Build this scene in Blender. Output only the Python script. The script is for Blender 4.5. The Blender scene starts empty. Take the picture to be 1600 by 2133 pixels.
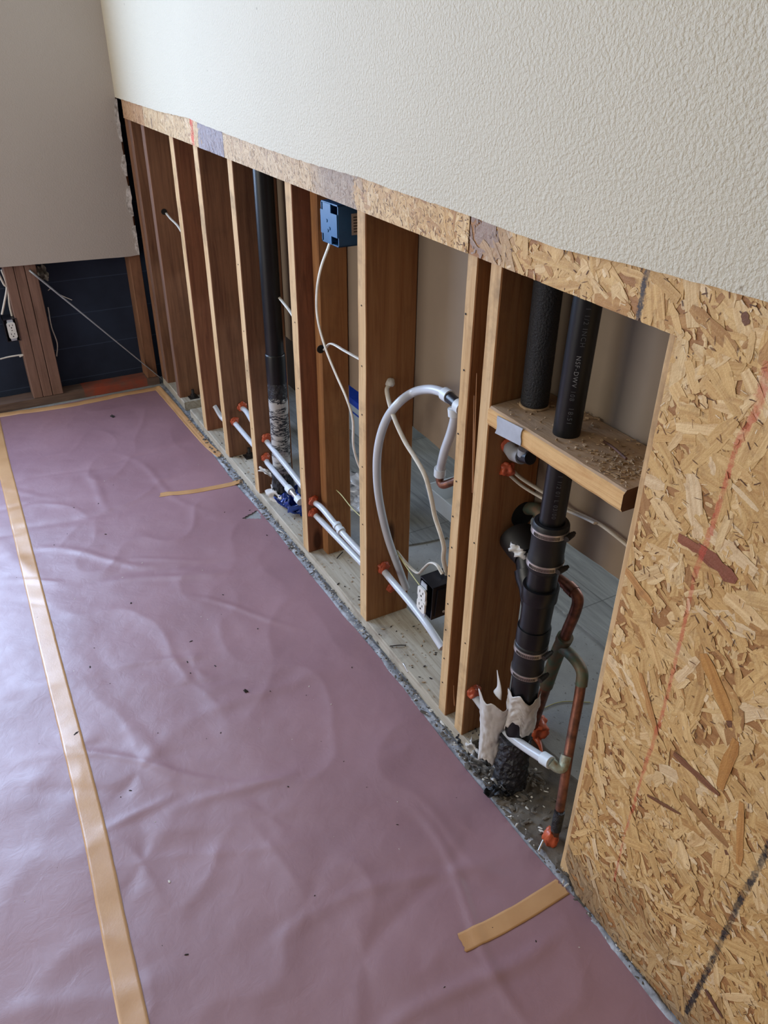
import bpy, bmesh, math, random
from mathutils import Vector, Matrix, noise
random.seed(7)
PI = math.pi
scn = bpy.context.scene
COL = scn.collection

# ------------------------------------------------------------------ camera
F = 1652.925
RX = Vector((0.48854594, 0.46418569, -0.73881967))   # world X in camera (right, down, forward)
RY = Vector((0.87248213, -0.25029066, 0.41967786))
RZ = Vector((0.00988879, -0.84963888, -0.52727221))
CAMP = Vector((0.0, -0.84382, 1.55))
cd = bpy.data.cameras.new('camera'); cam = bpy.data.objects.new('camera', cd); COL.objects.link(cam)
right = Vector((RX[0], RY[0], RZ[0])); down = Vector((RX[1], RY[1], RZ[1])); fwd = Vector((RX[2], RY[2], RZ[2]))
m = Matrix((( right[0], -down[0], -fwd[0], CAMP[0]), (right[1], -down[1], -fwd[1], CAMP[1]),
            (right[2], -down[2], -fwd[2], CAMP[2]), (0, 0, 0, 1)))
cam.matrix_world = m
cd.sensor_fit = 'HORIZONTAL'; cd.sensor_width = 36; cd.lens = F / 1600 * 36
cd.clip_start = 0.02; cd.clip_end = 50
scn.camera = cam

# ------------------------------------------------------------------ light and exposure
scn.view_settings.view_transform = 'Standard'
scn.view_settings.look = 'None'
scn.view_settings.gamma = 1
scn.view_settings.exposure = 0.22
w = bpy.data.worlds.new('world'); scn.world = w; w.use_nodes = True
w.node_tree.nodes['Background'].inputs[0].default_value = (0.75, 0.86, 1.0, 1)
w.node_tree.nodes['Background'].inputs[1].default_value = 0.35
def area(name, loc, direction, sx, sy, power, color, spread=180):
    l = bpy.data.lights.new(name, 'AREA'); l.shape = 'RECTANGLE'; l.size = sx; l.size_y = sy
    l.energy = power; l.color = color; l.spread = math.radians(spread)
    o = bpy.data.objects.new(name, l); COL.objects.link(o)
    o.location = loc; o.rotation_euler = Vector(direction).to_track_quat('-Z', 'Y').to_euler()
    return o
# daylight through the window in the left wall, the big opening behind the camera, the next room's window
area('window_daylight', (-3.80, -1.62, 1.52), (1, 0, -0.05), 1.66, 1.50, 100, (0.50, 0.68, 1.0))
area('near_window_daylight', (-1.9, -4.15, 1.5), (0, 1, 0), 2.4, 1.9, 58, (1.0, 0.94, 0.83))
area('next_room_daylight', (-1.8, 3.75, 1.5), (0, -1, -0.2), 2.4, 1.6, 42, (0.85, 0.93, 1.0))

# ------------------------------------------------------------------ pixel -> point on a real plane
def ray(px, py):
    d = Vector((px - 800, py - 1066.5, F))
    return Vector((RX.dot(d), RY.dot(d), RZ.dot(d)))
def atx(px, py, x): d = ray(px, py); return CAMP + d * ((x - CAMP.x) / d.x)
def aty(px, py, y): d = ray(px, py); return CAMP + d * ((y - CAMP.y) / d.y)
def atz(px, py, z=0.0): d = ray(px, py); return CAMP + d * ((z - CAMP.z) / d.z)

def N3(x, y, z=0.0, s=1.0): return noise.noise(Vector((x * s, y * s, z * s)))

# ------------------------------------------------------------------ materials
def lin(c):
    return tuple((v / 255 / 12.92) if v / 255 <= 0.04045 else ((v / 255 + 0.055) / 1.055) ** 2.4 for v in c) + (1,)
class NT:
    def __init__(s, name):
        s.m = bpy.data.materials.new(name); s.m.use_nodes = True
        s.t = s.m.node_tree; s.n = s.t.nodes; s.b = s.n['Principled BSDF']
    def add(s, typ, **kw):
        n = s.n.new(typ)
        for k, v in kw.items():
            if k in ('operation', 'blend_type', 'data_type', 'feature', 'noise_type', 'attribute_name', 'interpolation_type', 'distance'):
                setattr(n, k, v)
            else: n.inputs[k].default_value = v
        return n
    def l(s, a, b): s.t.links.new(a, b)
    def coord(s, kind='Object', scale=(1, 1, 1), rnd=True):
        if kind == 'World':
            o = s.n.new('ShaderNodeNewGeometry').outputs['Position']; rnd = False
        elif kind == 'UV': o = s.n.new('ShaderNodeUVMap').outputs[0]; rnd = False
        else: o = s.n.new('ShaderNodeTexCoord').outputs[kind]
        if rnd:
            oi = s.n.new('ShaderNodeObjectInfo'); mu = s.add('ShaderNodeVectorMath', operation='MULTIPLY_ADD')
            s.l(oi.outputs['Random'], mu.inputs[0]); mu.inputs[1].default_value = (13.1, 7.7, 5.3); s.l(o, mu.inputs[2])
            o = mu.outputs[0]
        mp = s.n.new('ShaderNodeMapping'); s.l(o, mp.inputs[0]); mp.inputs['Scale'].default_value = scale
        return mp.outputs[0]
    def noise(s, vec, scale, detail=4, rough=0.55, dist=0.0):
        n = s.add('ShaderNodeTexNoise', Scale=scale, Detail=detail, Roughness=rough, Distortion=dist); s.l(vec, n.inputs['Vector']); return n.outputs[0]
    def vor(s, vec, scale, feature='F1', out='Distance', rnd=1.0):
        n = s.add('ShaderNodeTexVoronoi', feature=feature, Scale=scale, Randomness=rnd); s.l(vec, n.inputs['Vector']); return n.outputs[out]
    def ramp(s, fac, stops):
        r = s.n.new('ShaderNodeValToRGB'); s.l(fac, r.inputs[0]); e = r.color_ramp.elements
        while len(e) < len(stops): e.new(0.5)
        for i, (p, c) in enumerate(stops):
            e[i].position = p; e[i].color = c if isinstance(c, tuple) else (c, c, c, 1)
        return r.outputs[0]
    def mix(s, fac, a, b, mode='MIX'):
        n = s.n.new('ShaderNodeMix'); n.data_type = 'RGBA'; n.blend_type = mode
        for i, v in ((0, fac), (6, a), (7, b)):
            if isinstance(v, (int, float)): n.inputs[i].default_value = v
            elif isinstance(v, tuple): n.inputs[i].default_value = v
            else: s.l(v, n.inputs[i])
        return n.outputs[2]
    def math(s, op, a, b=0.0, c=None):
        n = s.n.new('ShaderNodeMath'); n.operation = op
        for i, v in enumerate((a, b) if c is None else (a, b, c)):
            if isinstance(v, (int, float)): n.inputs[i].default_value = v
            else: s.l(v, n.inputs[i])
        return n.outputs[0]
    def bump(s, h, strength=0.3, dist=0.002, prev=None):
        n = s.add('ShaderNodeBump', Strength=strength, Distance=dist); s.l(h, n.inputs['Height'])
        if prev is not None: s.l(prev, n.inputs['Normal'])
        return n.outputs[0]
    def done(s, color=None, rough=0.6, metal=0.0, normal=None, spec=0.5, coat=0.0, coatr=0.2, trans=0.0, alpha=None):
        b = s.b
        if isinstance(color, tuple): b.inputs['Base Color'].default_value = color
        elif color is not None: s.l(color, b.inputs['Base Color'])
        if isinstance(rough, (int, float)): b.inputs['Roughness'].default_value = rough
        else: s.l(rough, b.inputs['Roughness'])
        b.inputs['Metallic'].default_value = metal
        b.inputs['Specular IOR Level'].default_value = spec
        b.inputs['Coat Weight'].default_value = coat; b.inputs['Coat Roughness'].default_value = coatr
        b.inputs['Transmission Weight'].default_value = trans
        if alpha is not None: b.inputs['Alpha'].default_value = alpha
        if normal is not None: s.l(normal, b.inputs['Normal'])
        return s.m

def simple(name, rgb, rough=0.5, var=0.12, scale=30, bump=0.15, bdist=0.001, metal=0.0, spec=0.5, rgb2=None, coat=0.0, trans=0.0, alpha=None):
    t = NT(name); v = t.coord(); n = t.noise(v, scale, 5)
    c = lin(rgb); d = lin(rgb2) if rgb2 else tuple(x * (1 - var * 2) for x in c[:3]) + (1,)
    col = t.mix(t.ramp(n, [(0.35, 0.0), (0.68, 1.0)]), c, d)
    return t.done(col, rough, metal, t.bump(n, bump, bdist), spec, coat, trans=trans, alpha=alpha)

def drywall(name, rgb, st=0.55):
    t = NT(name); v = t.coord('World')
    a = t.noise(v, 165, 3, 0.55, 0.25); b = t.noise(v, 420, 3, 0.6)
    h = t.math('MULTIPLY_ADD', t.ramp(a, [(0.33, 0.0), (0.68, 1.0)]), 1.0, t.math('MULTIPLY', b, 0.35))
    big = t.noise(v, 1.3, 3)
    c = lin(rgb)
    col = t.mix(t.ramp(big, [(0.3, 0.0), (0.7, 1.0)]), c, tuple(x * 0.93 for x in c[:3]) + (1,))
    sp = t.noise(v, 42, 1); col = t.mix(t.ramp(sp, [(0.80, 0.0), (0.83, 0.5)]), col, lin((120, 105, 90)))
    return t.done(col, 0.62, 0, t.bump(h, st, 0.0022), 0.3)

def wood(name, base, dark, light, grime=0.25, rough=0.7, ax=(1, 1, 0.055)):
    t = NT(name); v = t.coord('Object', ax); v1 = t.coord('Object', (1, 1, 1)); v2 = t.coord('Object', (1, 1, 0.35))
    g = t.noise(v, 85, 6, 0.6, 1.2); w_ = t.noise(v, 16, 3, 0.5, 2.5)
    col = t.mix(t.ramp(g, [(0.36, 0.0), (0.66, 1.0)]), lin(dark), lin(base))
    col = t.mix(t.ramp(w_, [(0.35, 0.0), (0.75, 0.75)]), col, lin(light))
    kn = t.vor(v2, 5.2)
    col = t.mix(t.ramp(kn, [(0.055, 0.85), (0.10, 0.0)]), col, lin((58, 32, 18)))
    dt = t.noise(v1, 9, 5, 0.65)
    col = t.mix(t.ramp(dt, [(0.52, 0.0), (0.72, grime)]), col, lin((74, 58, 46)))
    h = t.math('ADD', g, t.math('MULTIPLY', t.noise(v1, 220, 2), 0.4))
    return t.done(col, rough, 0, t.bump(h, 0.35, 0.0012), 0.3)

def seg_mask(t, pos, p0, p1, hw, nz, amp):
    """0..1 mask near a line in the x,z plane"""
    sx = t.n.new('ShaderNodeSeparateXYZ'); t.l(pos, sx.inputs[0])
    dx, dz = p1[0] - p0[0], p1[1] - p0[1]; L = math.hypot(dx, dz); ux, uz = dx / L, dz / L
    X = t.math('SUBTRACT', sx.outputs[0], p0[0]); Z = t.math('SUBTRACT', sx.outputs[2], p0[1])
    u = t.math('ADD', t.math('MULTIPLY', X, ux), t.math('MULTIPLY', Z, uz))
    d = t.math('ABSOLUTE', t.math('SUBTRACT', t.math('MULTIPLY', X, uz), t.math('MULTIPLY', Z, ux)))
    d = t.math('ADD', d, t.math('MULTIPLY', t.math('SUBTRACT', nz, 0.5), amp))
    md = t.math('SUBTRACT', 1.0, t.math('SMOOTH_MIN', 1.0, t.math('DIVIDE', d, hw), 0.1))
    md = t.math('MULTIPLY', md, 2.4); md = t.math('MINIMUM', t.math('MAXIMUM', md, 0.0), 1.0)
    inside = t.math('MULTIPLY', t.math('GREATER_THAN', u, 0.0), t.math('LESS_THAN', u, L))
    return t.math('MULTIPLY', md, inside)

def osb_mat(name, marks):
    t = NT(name)
    at = t.n.new('ShaderNodeAttribute'); at.attribute_name = 'tone'
    uv = t.coord('UV', (6, 150, 1)); pos = t.coord('World')
    g = t.noise(uv, 1.0, 4, 0.6, 0.4)
    fine = t.noise(pos, 420, 3, 0.6); mid = t.noise(pos, 60, 4, 0.6)
    col = t.mix(t.ramp(g, [(0.35, 0.5), (0.62, 0.0)]), at.outputs[0], lin((190, 158, 120)), 'MULTIPLY')
    col = t.mix(t.ramp(mid, [(0.30, 0.35), (0.45, 0.0)]), col, lin((128, 92, 62)))
    nz = t.noise(pos, 160, 4, 0.7)
    for p0, p1, hw, rgb, op in marks:
        mk = seg_mask(t, pos, p0, p1, hw, nz, hw * 2.2)
        brk = t.ramp(t.noise(pos, 34, 4, 0.7), [(0.38, 0.35), (0.56, 1.0)])
        col = t.mix(t.math('MULTIPLY', t.math('MULTIPLY', mk, op), brk), col, lin(rgb))
    h = t.math('ADD', t.math('MULTIPLY', g, 0.7), t.math('ADD', t.math('MULTIPLY', fine, 0.5), mid))
    return t.done(col, 0.62, 0, t.bump(h, 0.7, 0.0018), 0.35)

def concrete(name, a, b, sc=6):
    t = NT(name); v = t.coord('World'); n = t.noise(v, sc, 6, 0.6); f = t.noise(v, 190, 4, 0.6)
    col = t.mix(t.ramp(n, [(0.35, 0.0), (0.68, 1.0)]), lin(a), lin(b))
    col = t.mix(t.ramp(t.noise(v, 75, 3), [(0.64, 0.0), (0.7, 0.55)]), col, lin((74, 66, 58)))
    return t.done(col, 0.8, 0, t.bump(t.math('ADD', n, f), 0.4, 0.002), 0.3)

def paper_mat():
    t = NT('rosin_paper'); v = t.coord('World'); n = t.noise(v, 3.0, 4); f = t.noise(t.coord('World', (1, 1, 1)), 330, 3, 0.6)
    col = t.mix(t.ramp(n, [(0.35, 0.0), (0.68, 1.0)]), lin((156, 119, 128)), lin((145, 108, 117)))
    cr = t.noise(v, 26, 5, 0.6, 0.8)
    h = t.math('ADD', t.math('MULTIPLY', cr, 1.0), t.math('MULTIPLY', f, 0.06))
    rr = t.ramp(t.noise(v, 14, 4), [(0.3, 0.40), (0.7, 0.50)])
    return t.done(col, rr, 0, t.bump(h, 0.22, 0.004), 0.95, 0.35, 0.5)

M = {}
M['wall'] = drywall('wall_paint', (206, 197, 177), 0.62)
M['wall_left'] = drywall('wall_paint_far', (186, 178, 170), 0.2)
M['gypsum'] = simple('gypsum_edge', (232, 230, 226), 0.9, 0.15, 60, 0.5, 0.002, rgb2=(150, 143, 134))
M['kraft'] = simple('drywall_back_paper', (140, 124, 106), 0.8, 0.1, 3, 0.05, rgb2=(128, 112, 96))
M['wood_orange'] = wood('fir_stud_orange', (160, 110, 68), (128, 82, 48), (174, 128, 84))
M['wood_red'] = wood('fir_stud_red', (140, 90, 64), (108, 66, 47), (152, 104, 74))
M['wood_dark'] = wood('fir_stud_brown', (136, 96, 70), (104, 70, 52), (148, 108, 80))
M['wood_left'] = wood('old_stud', (128, 98, 84), (104, 78, 66), (140, 110, 96))
M['wood_block'] = wood('pine_block', (214, 166, 106), (176, 126, 74), (224, 184, 128))
M['wood_front_lit'] = wood('stud_edge_lit', (206, 170, 124), (178, 140, 96), (220, 190, 148), 0.5)  # room-facing stud edges: lit look put into a paler wood colour, plus grime
M['plate'] = wood('dusty_plate', (182, 174, 158), (150, 138, 120), (194, 188, 176), 0.5, 0.85, (0.05, 1, 1))
M['concrete'] = concrete('concrete', (158, 160, 160), (128, 130, 130))
M['concrete_dirty'] = concrete('concrete_dirty', (112, 104, 94), (78, 72, 66), 14)
M['crust'] = concrete('grey_crust', (180, 184, 192), (112, 112, 116), 40)
M['paper'] = paper_mat()
def tape_mat():
    t = NT('masking_tape'); v = t.coord('World'); n = t.noise(v, 9, 4); f = t.noise(v, 260, 3)
    col = t.mix(t.ramp(n, [(0.35, 0.0), (0.7, 1.0)]), lin((204, 158, 110)), lin((190, 142, 94)))
    return t.done(col, 0.38, 0, t.bump(t.math('ADD', f, t.noise(v, 60, 3)), 0.2, 0.001), 0.9, 0.35, 0.3)
M['tape'] = tape_mat()
def navy_mat():
    t = NT('navy_sheathing'); v = t.coord('World'); n = t.noise(v, 5, 5)
    col = t.mix(t.ramp(n, [(0.35, 0.0), (0.7, 1.0)]), lin((40, 51, 70)), lin((30, 38, 54)))
    sx = t.n.new('ShaderNodeSeparateXYZ'); t.l(v, sx.inputs[0])
    z = t.math('ADD', sx.outputs[2], t.math('MULTIPLY', t.noise(v, 4, 2), 0.006))
    f = t.math('FRACT', t.math('DIVIDE', t.math('ADD', z, 0.01), 0.155))
    ln = t.math('LESS_THAN', t.math('ABSOLUTE', t.math('SUBTRACT', f, 0.5)), 0.012)
    col = t.mix(t.math('MULTIPLY', ln, 0.5), col, lin((74, 88, 110)))
    return t.done(col, 0.7, 0, t.bump(n, 0.2, 0.003), 0.3)
M['navy'] = navy_mat()
M['abs'] = simple('black_abs_plastic', (17, 18, 22), 0.34, 0.2, 20, 0.08, spec=0.4)
M['rubber'] = simple('black_rubber', (20, 20, 23), 0.5, 0.2, 40, 0.15)
M['foam_black'] = simple('black_foam_insulation', (27, 29, 36), 0.55, 0.25, 260, 1.0, 0.003)
M['steel'] = simple('stainless_band', (206, 198, 194), 0.3, 0.15, 60, 0.1, metal=0.7)
M['galv'] = simple('galvanized_plate', (186, 192, 200), 0.42, 0.12, 25, 0.2, metal=0.35)
M['copper'] = simple('copper', (148, 96, 78), 0.42, 0.2, 40, 0.3, 0.001, metal=0.55, rgb2=(88, 60, 50))
M['copper_old'] = simple('tarnished_copper', (122, 98, 80), 0.6, 0.2, 45, 0.7, 0.002, metal=0.45, rgb2=(84, 106, 92))
M['verdigris'] = simple('verdigris_solder', (168, 186, 176), 0.5, 0.2, 60, 0.6, 0.002, metal=0.3, rgb2=(132, 110, 84))
M['pex'] = simple('white_pex', (200, 205, 214), 0.28, 0.04, 12, 0.05, spec=0.6)
M['pexring'] = simple('pex_ring', (214, 222, 230), 0.4, 0.05, 12, 0.05)
M['cable'] = simple('white_cable_jacket', (222, 216, 204), 0.45, 0.1, 40, 0.1)
M['yellow'] = simple('yellow_cord', (190, 184, 128), 0.5)
M['seal'] = simple('orange_firestop', (206, 98, 62), 0.4, 0.2, 45, 0.7, 0.004, rgb2=(172, 74, 46), coat=0.15)
M['tar'] = simple('black_tar_wrap', (42, 44, 50), 0.4, 0.3, 70, 1.0, 0.008, rgb2=(18, 18, 20))
M['jacket'] = simple('torn_white_jacket', (206, 204, 202), 0.6, 0.12, 22, 0.4, 0.003, rgb2=(184, 176, 168))
def printed():
    t = NT('printed_wrap'); v = t.coord('World', (60, 60, 260)); n = t.noise(v, 1.0, 3, 0.7)
    big = t.noise(t.coord('World', (7, 7, 22)), 1.0, 2)
    ink = t.math('MULTIPLY', t.ramp(n, [(0.44, 0.0), (0.50, 1.0)]), t.ramp(big, [(0.43, 0.0), (0.48, 1.0)]))
    col = t.mix(ink, lin((176, 174, 172)), lin((30, 32, 40)))
    return t.done(col, 0.5, 0, t.bump(n, 0.3, 0.002))
M['printed'] = printed()
M['blue_box'] = simple('blue_pvc', (40, 92, 138), 0.38, 0.12, 20, 0.1)
M['blue_film'] = simple('blue_plastic_film', (20, 66, 170), 0.2, 0.3, 30, 0.4, 0.004, coat=0.5)
M['blue_lid'] = simple('blue_tote_lid', (22, 56, 150), 0.4)
M['black_box'] = simple('black_plastic_box', (28, 28, 34), 0.36, 0.15, 20, 0.1)
M['outlet'] = simple('white_receptacle', (226, 226, 222), 0.4, 0.05, 20, 0.05)
M['dark'] = simple('dark_slot', (16, 14, 13), 0.8)
M['label'] = simple('paper_label', (196, 184, 172), 0.7)
M['ink'] = simple('ink', (60, 52, 52), 0.8)
M['printw_dim'] = simple('very_faded_print', (78, 80, 86), 0.7)
M['printw'] = simple('faded_print', (128, 130, 136), 0.7)
M['grey_plastic'] = simple('grey_clear_tote', (168, 176, 180), 0.35, 0.08, 6, 0.1)
M['white_plastic'] = simple('white_plastic_tub', (206, 212, 218), 0.35, 0.05, 6, 0.05)
M['film'] = simple('clear_plastic_film', (214, 222, 234), 0.15, 0.1, 30, 0.3, 0.004, trans=0.2, coat=0.4)
M['dust'] = simple('sawdust', (178, 150, 118), 0.9, 0.2, 60, 0.5)
M['chip_white'] = simple('white_chip', (218, 214, 206), 0.8)
M['chip_dark'] = simple('dark_chip', (44, 34, 28), 0.8)
M['rust'] = simple('rusty_steel', (92, 62, 50), 0.7, 0.2, 60, 0.5, metal=0.4)
M['iron'] = simple('dark_bolt', (62, 58, 56), 0.5, 0.2, 60, 0.4, metal=0.6)
M['foil'] = simple('torn_grey_foil', (176, 178, 182), 0.35, 0.2, 40, 0.8, 0.005, metal=0.3, rgb2=(96, 94, 94))
M['grey_pipe'] = simple('grey_sleeve', (150, 152, 158), 0.4)
def redplate():
    t = NT('stained_plate'); v = t.coord('World'); n = t.noise(v, 9, 4, 0.6); g = t.noise(t.coord('World', (1, .12, 1)), 60, 4)
    col = t.mix(t.ramp(g, [(0.35, 0.0), (0.65, 1.0)]), lin((92, 74, 66)), lin((116, 94, 82)))
    s = seg2(t, v)
    col = t.mix(t.math('MULTIPLY', s, t.ramp(n, [(0.35, 0.2), (0.6, 0.95)])), col, lin((158, 74, 54)))
    return t.done(col, 0.8, 0, t.bump(g, 0.4, 0.002), 0.3)
def seg2(t, v):
    sx = t.n.new('ShaderNodeSeparateXYZ'); t.l(v, sx.inputs[0])
    return t.math('MULTIPLY', t.math('GREATER_THAN', sx.outputs[1], -0.36), t.math('LESS_THAN', sx.outputs[1], -0.06))
M['redplate'] = redplate()
def vinyl():
    t = NT('vinyl_plank'); v = t.coord('World', (0.9, 9, 1)); n = t.noise(v, 6, 5, 0.65, 0.6); p = t.coord('World')
    col = t.mix(t.ramp(n, [(0.32, 0.0), (0.7, 1.0)]), lin((150, 152, 150)), lin((112, 114, 114)))
    sx = t.n.new('ShaderNodeSeparateXYZ'); t.l(p, sx.inputs[0])
    fy = t.math('FRACT', t.math('DIVIDE', t.math('ADD', sx.outputs[1], 5.03), 0.18))
    fx = t.math('FRACT', t.math('DIVIDE', t.math('ADD', sx.outputs[0], 8.2), 0.62))
    ln = t.math('MAXIMUM', t.math('LESS_THAN', fy, 0.015), t.math('LESS_THAN', fx, 0.006))
    col = t.mix(t.math('MULTIPLY', ln, 0.6), col, lin((62, 62, 62)))
    return t.done(col, 0.45, 0, t.bump(n, 0.1, 0.001), 0.5)
M['vinyl'] = vinyl()

# ------------------------------------------------------------------ object helpers
def tag(o, label=None, cat=None, group=None, kind=None):
    if label: o['label'] = label
    if cat: o['category'] = cat
    if group: o['group'] = group
    if kind: o['kind'] = kind
    return o
def empty(name, loc):
    o = bpy.data.objects.new(name, None); COL.objects.link(o); o.location = loc; o.empty_display_size = 0.05
    return o
def obj(name, bm, mats, parent=None, smooth=False):
    bmesh.ops.recalc_face_normals(bm, faces=bm.faces[:])
    xs = [v.co.x for v in bm.verts]; ys = [v.co.y for v in bm.verts]; zs = [v.co.z for v in bm.verts]
    base = Vector(((min(xs) + max(xs)) / 2, (min(ys) + max(ys)) / 2, min(zs)))
    for v in bm.verts: v.co -= base
    me = bpy.data.meshes.new(name); bm.to_mesh(me); bm.free()
    for mt in (mats if isinstance(mats, (list, tuple)) else [mats]): me.materials.append(M[mt] if isinstance(mt, str) else mt)
    o = bpy.data.objects.new(name, me); COL.objects.link(o)
    if smooth:
        for p in me.polygons: p.use_smooth = True
        if smooth == 'auto':
            try: me.set_sharp_from_angle(angle=math.radians(40))
            except Exception: pass
    if parent is not None:
        o.parent = parent; base = base - absloc(parent)
    o.location = base
    return o
def absloc(o):
    v = Vector(o.location)
    while o.parent is not None: o = o.parent; v += Vector(o.location)
    return v
def box(bm, x0, x1, y0, y1, z0, z1, bev=0.0, mi=0):
    r = bmesh.ops.create_cube(bm, size=1.0)
    for v in r['verts']:
        v.co = Vector(((x0 + x1) / 2 + v.co.x * (x1 - x0), (y0 + y1) / 2 + v.co.y * (y1 - y0), (z0 + z1) / 2 + v.co.z * (z1 - z0)))
    fs = {f for v in r['verts'] for f in v.link_faces}
    for f in fs: f.material_index = mi
    if bev > 0:
        es = list({e for v in r['verts'] for e in v.link_edges})
        bmesh.ops.bevel(bm, geom=es, offset=bev, segments=2, affect='EDGES', profile=0.7)
def prism(bm, pts, off, mi=0):
    """pts: planar outline (Vectors), extruded by vector off"""
    a = [bm.verts.new(p) for p in pts]; b = [bm.verts.new(Vector(p) + Vector(off)) for p in pts]
    n = len(a)
    f = [bm.faces.new(a), bm.faces.new(b[::-1])]
    for i in range(n): f.append(bm.faces.new((a[i], b[i], b[(i + 1) % n], a[(i + 1) % n])))
    for x in f: x.material_index = mi
def catmull(pts, sub=8):
    P = [Vector(p) for p in pts]
    if len(P) < 3:
        return [P[0].lerp(P[1], i / sub) for i in range(sub + 1)]
    out = []
    for i in range(len(P) - 1):
        p0 = P[i - 1] if i > 0 else P[0] * 2 - P[1]; p1, p2 = P[i], P[i + 1]
        p3 = P[i + 2] if i + 2 < len(P) else P[-1] * 2 - P[-2]
        for k in range(sub):
            t = k / sub; t2, t3 = t * t, t * t * t
            out.append(0.5 * ((2 * p1) + (-p0 + p2) * t + (2 * p0 - 5 * p1 + 4 * p2 - p3) * t2 + (-p0 + 3 * p1 - 3 * p2 + p3) * t3))
    out.append(P[-1]); return out
def sweep(bm, path, r, n=16, flat=None, caps=True, mi=0):
    """tube along path; r number or function(i/len); flat=(a,b) gives an oval section"""
    N = len(path); rings = []
    up = None
    for i, p in enumerate(path):
        t = (path[min(i + 1, N - 1)] - path[max(i - 1, 0)]).normalized()
        if up is None:
            up = Vector((0, 0, 1)) if abs(t.z) < 0.9 else Vector((0, 1, 0))
        s = t.cross(up)
        if s.length < 1e-6: s = t.cross(Vector((1, 0, 0)))
        s.normalize(); up = s.cross(t).normalized()
        rr = r(i / (N - 1)) if callable(r) else r
        a, b = flat if flat else (1, 1)
        rings.append([bm.verts.new(p + s * math.cos(2 * PI * k / n) * rr * a + up * math.sin(2 * PI * k / n) * rr * b) for k in range(n)])
    for i in range(N - 1):
        for k in range(n):
            f = bm.faces.new((rings[i][k], rings[i][(k + 1) % n], rings[i + 1][(k + 1) % n], rings[i + 1][k])); f.material_index = mi
    if caps:
        f = bm.faces.new(rings[0][::-1]); f.material_index = mi
        f = bm.faces.new(rings[-1]); f.material_index = mi
    return rings
def tube(name, pts, r, mat, parent=None, sub=8, n=16, flat=None):
    bm = bmesh.new(); sweep(bm, catmull(pts, sub), r, n, flat); return obj(name, bm, mat, parent, 'auto')
def lathe(bm, cx, cy, prof, n=40, axis_top=None, mi=0, wob=0.0):
    """prof: list (z, r); axis may drift with a dict z->(x,y) through function cx,cy callables"""
    rings = []
    for z, r in prof:
        x = cx(z) if callable(cx) else cx; y = cy(z) if callable(cy) else cy
        rings.append([bm.verts.new((x + math.cos(2 * PI * k / n) * (r + wob * N3(k * .7, z * 40)), y + math.sin(2 * PI * k / n) * (r + wob * N3(k * .7, z * 40, 3)), z)) for k in range(n)])
    for i in range(len(rings) - 1):
        for k in range(n):
            f = bm.faces.new((rings[i][k], rings[i][(k + 1) % n], rings[i + 1][(k + 1) % n], rings[i + 1][k])); f.material_index = mi
    bm.faces.new(rings[0][::-1]).material_index = mi; bm.faces.new(rings[-1]).material_index = mi
def blob(bm, c, rx, ry, rz, amp=0.25, sc=60, sub=4, seed=0.0):
    r = bmesh.ops.create_icosphere(bm, subdivisions=sub, radius=1.0)
    for v in r['verts']:
        d = v.co.copy(); k = 1 + amp * N3(d.x * 1.6 + seed, d.y * 1.6, d.z * 1.6) + amp * 0.4 * N3(d.x * 5, d.y * 5 + seed, d.z * 5)
        v.co = Vector(c) + Vector((d.x * rx, d.y * ry, d.z * rz)) * k
def scrap(bm, c, size, seed, amp=0.35, n=8, thick=0.0012, tilt=(0, 0, 0), asp=0.6):
    """small crumpled thin sheet with real thickness"""
    rot = Matrix.Rotation(tilt[2], 3, 'Z') @ Matrix.Rotation(tilt[1], 3, 'Y') @ Matrix.Rotation(tilt[0], 3, 'X')
    top = []; bot = []
    for i in range(n + 1):
        rt = []; rb = []
        for j in range(n + 1):
            u, v = i / n - .5, j / n - .5
            e = 1 + 0.5 * N3(u * 3 + seed, v * 3) + 0.25 * N3(u * 9 + seed, v * 9, 2)
            p = Vector((u * size * e, v * size * asp * e, size * amp * N3(u * 4 + seed, v * 4, seed)))
            q = p + Vector((0, 0, thick))
            rt.append(bm.verts.new(rot @ q + Vector(c))); rb.append(bm.verts.new(rot @ p + Vector(c)))
        top.append(rt); bot.append(rb)
    for i in range(n):
        for j in range(n):
            bm.faces.new((top[i][j], top[i + 1][j], top[i + 1][j + 1], top[i][j + 1]))
            bm.faces.new((bot[i][j], bot[i][j + 1], bot[i + 1][j + 1], bot[i + 1][j]))
    for i in range(n):
        bm.faces.new((top[i][0], bot[i][0], bot[i + 1][0], top[i + 1][0])); bm.faces.new((top[i][n], top[i + 1][n], bot[i + 1][n], bot[i][n]))
        bm.faces.new((top[0][i], top[0][i + 1], bot[0][i + 1], bot[0][i])); bm.faces.new((top[n][i], bot[n][i], bot[n][i + 1], top[n][i + 1]))
def wgrid(bm, f, nu, nv, thick, holes=None):
    """grid surface f(u,v)->Vector with thickness vector function"""
    T = [[f(i / nu, j / nv) for j in range(nv + 1)] for i in range(nu + 1)]
    a = [[bm.verts.new(p) for p in r] for r in T]
    b = [[bm.verts.new(p + thick) for p in r] for r in T]
    for i in range(nu):
        for j in range(nv):
            bm.faces.new((a[i][j], a[i + 1][j], a[i + 1][j + 1], a[i][j + 1])); bm.faces.new((b[i][j], b[i][j + 1], b[i + 1][j + 1], b[i + 1][j]))
    for i in range(nu):
        bm.faces.new((a[i][0], b[i][0], b[i + 1][0], a[i + 1][0])); bm.faces.new((a[i][nv], a[i + 1][nv], b[i + 1][nv], b[i][nv]))
    for j in range(nv):
        bm.faces.new((a[0][j], a[0][j + 1], b[0][j + 1], b[0][j])); bm.faces.new((a[nu][j], b[nu][j], b[nu][j + 1], a[nu][j + 1]))

LW = -3.745            # room face of the left wall
CEIL = 2.7
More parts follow.
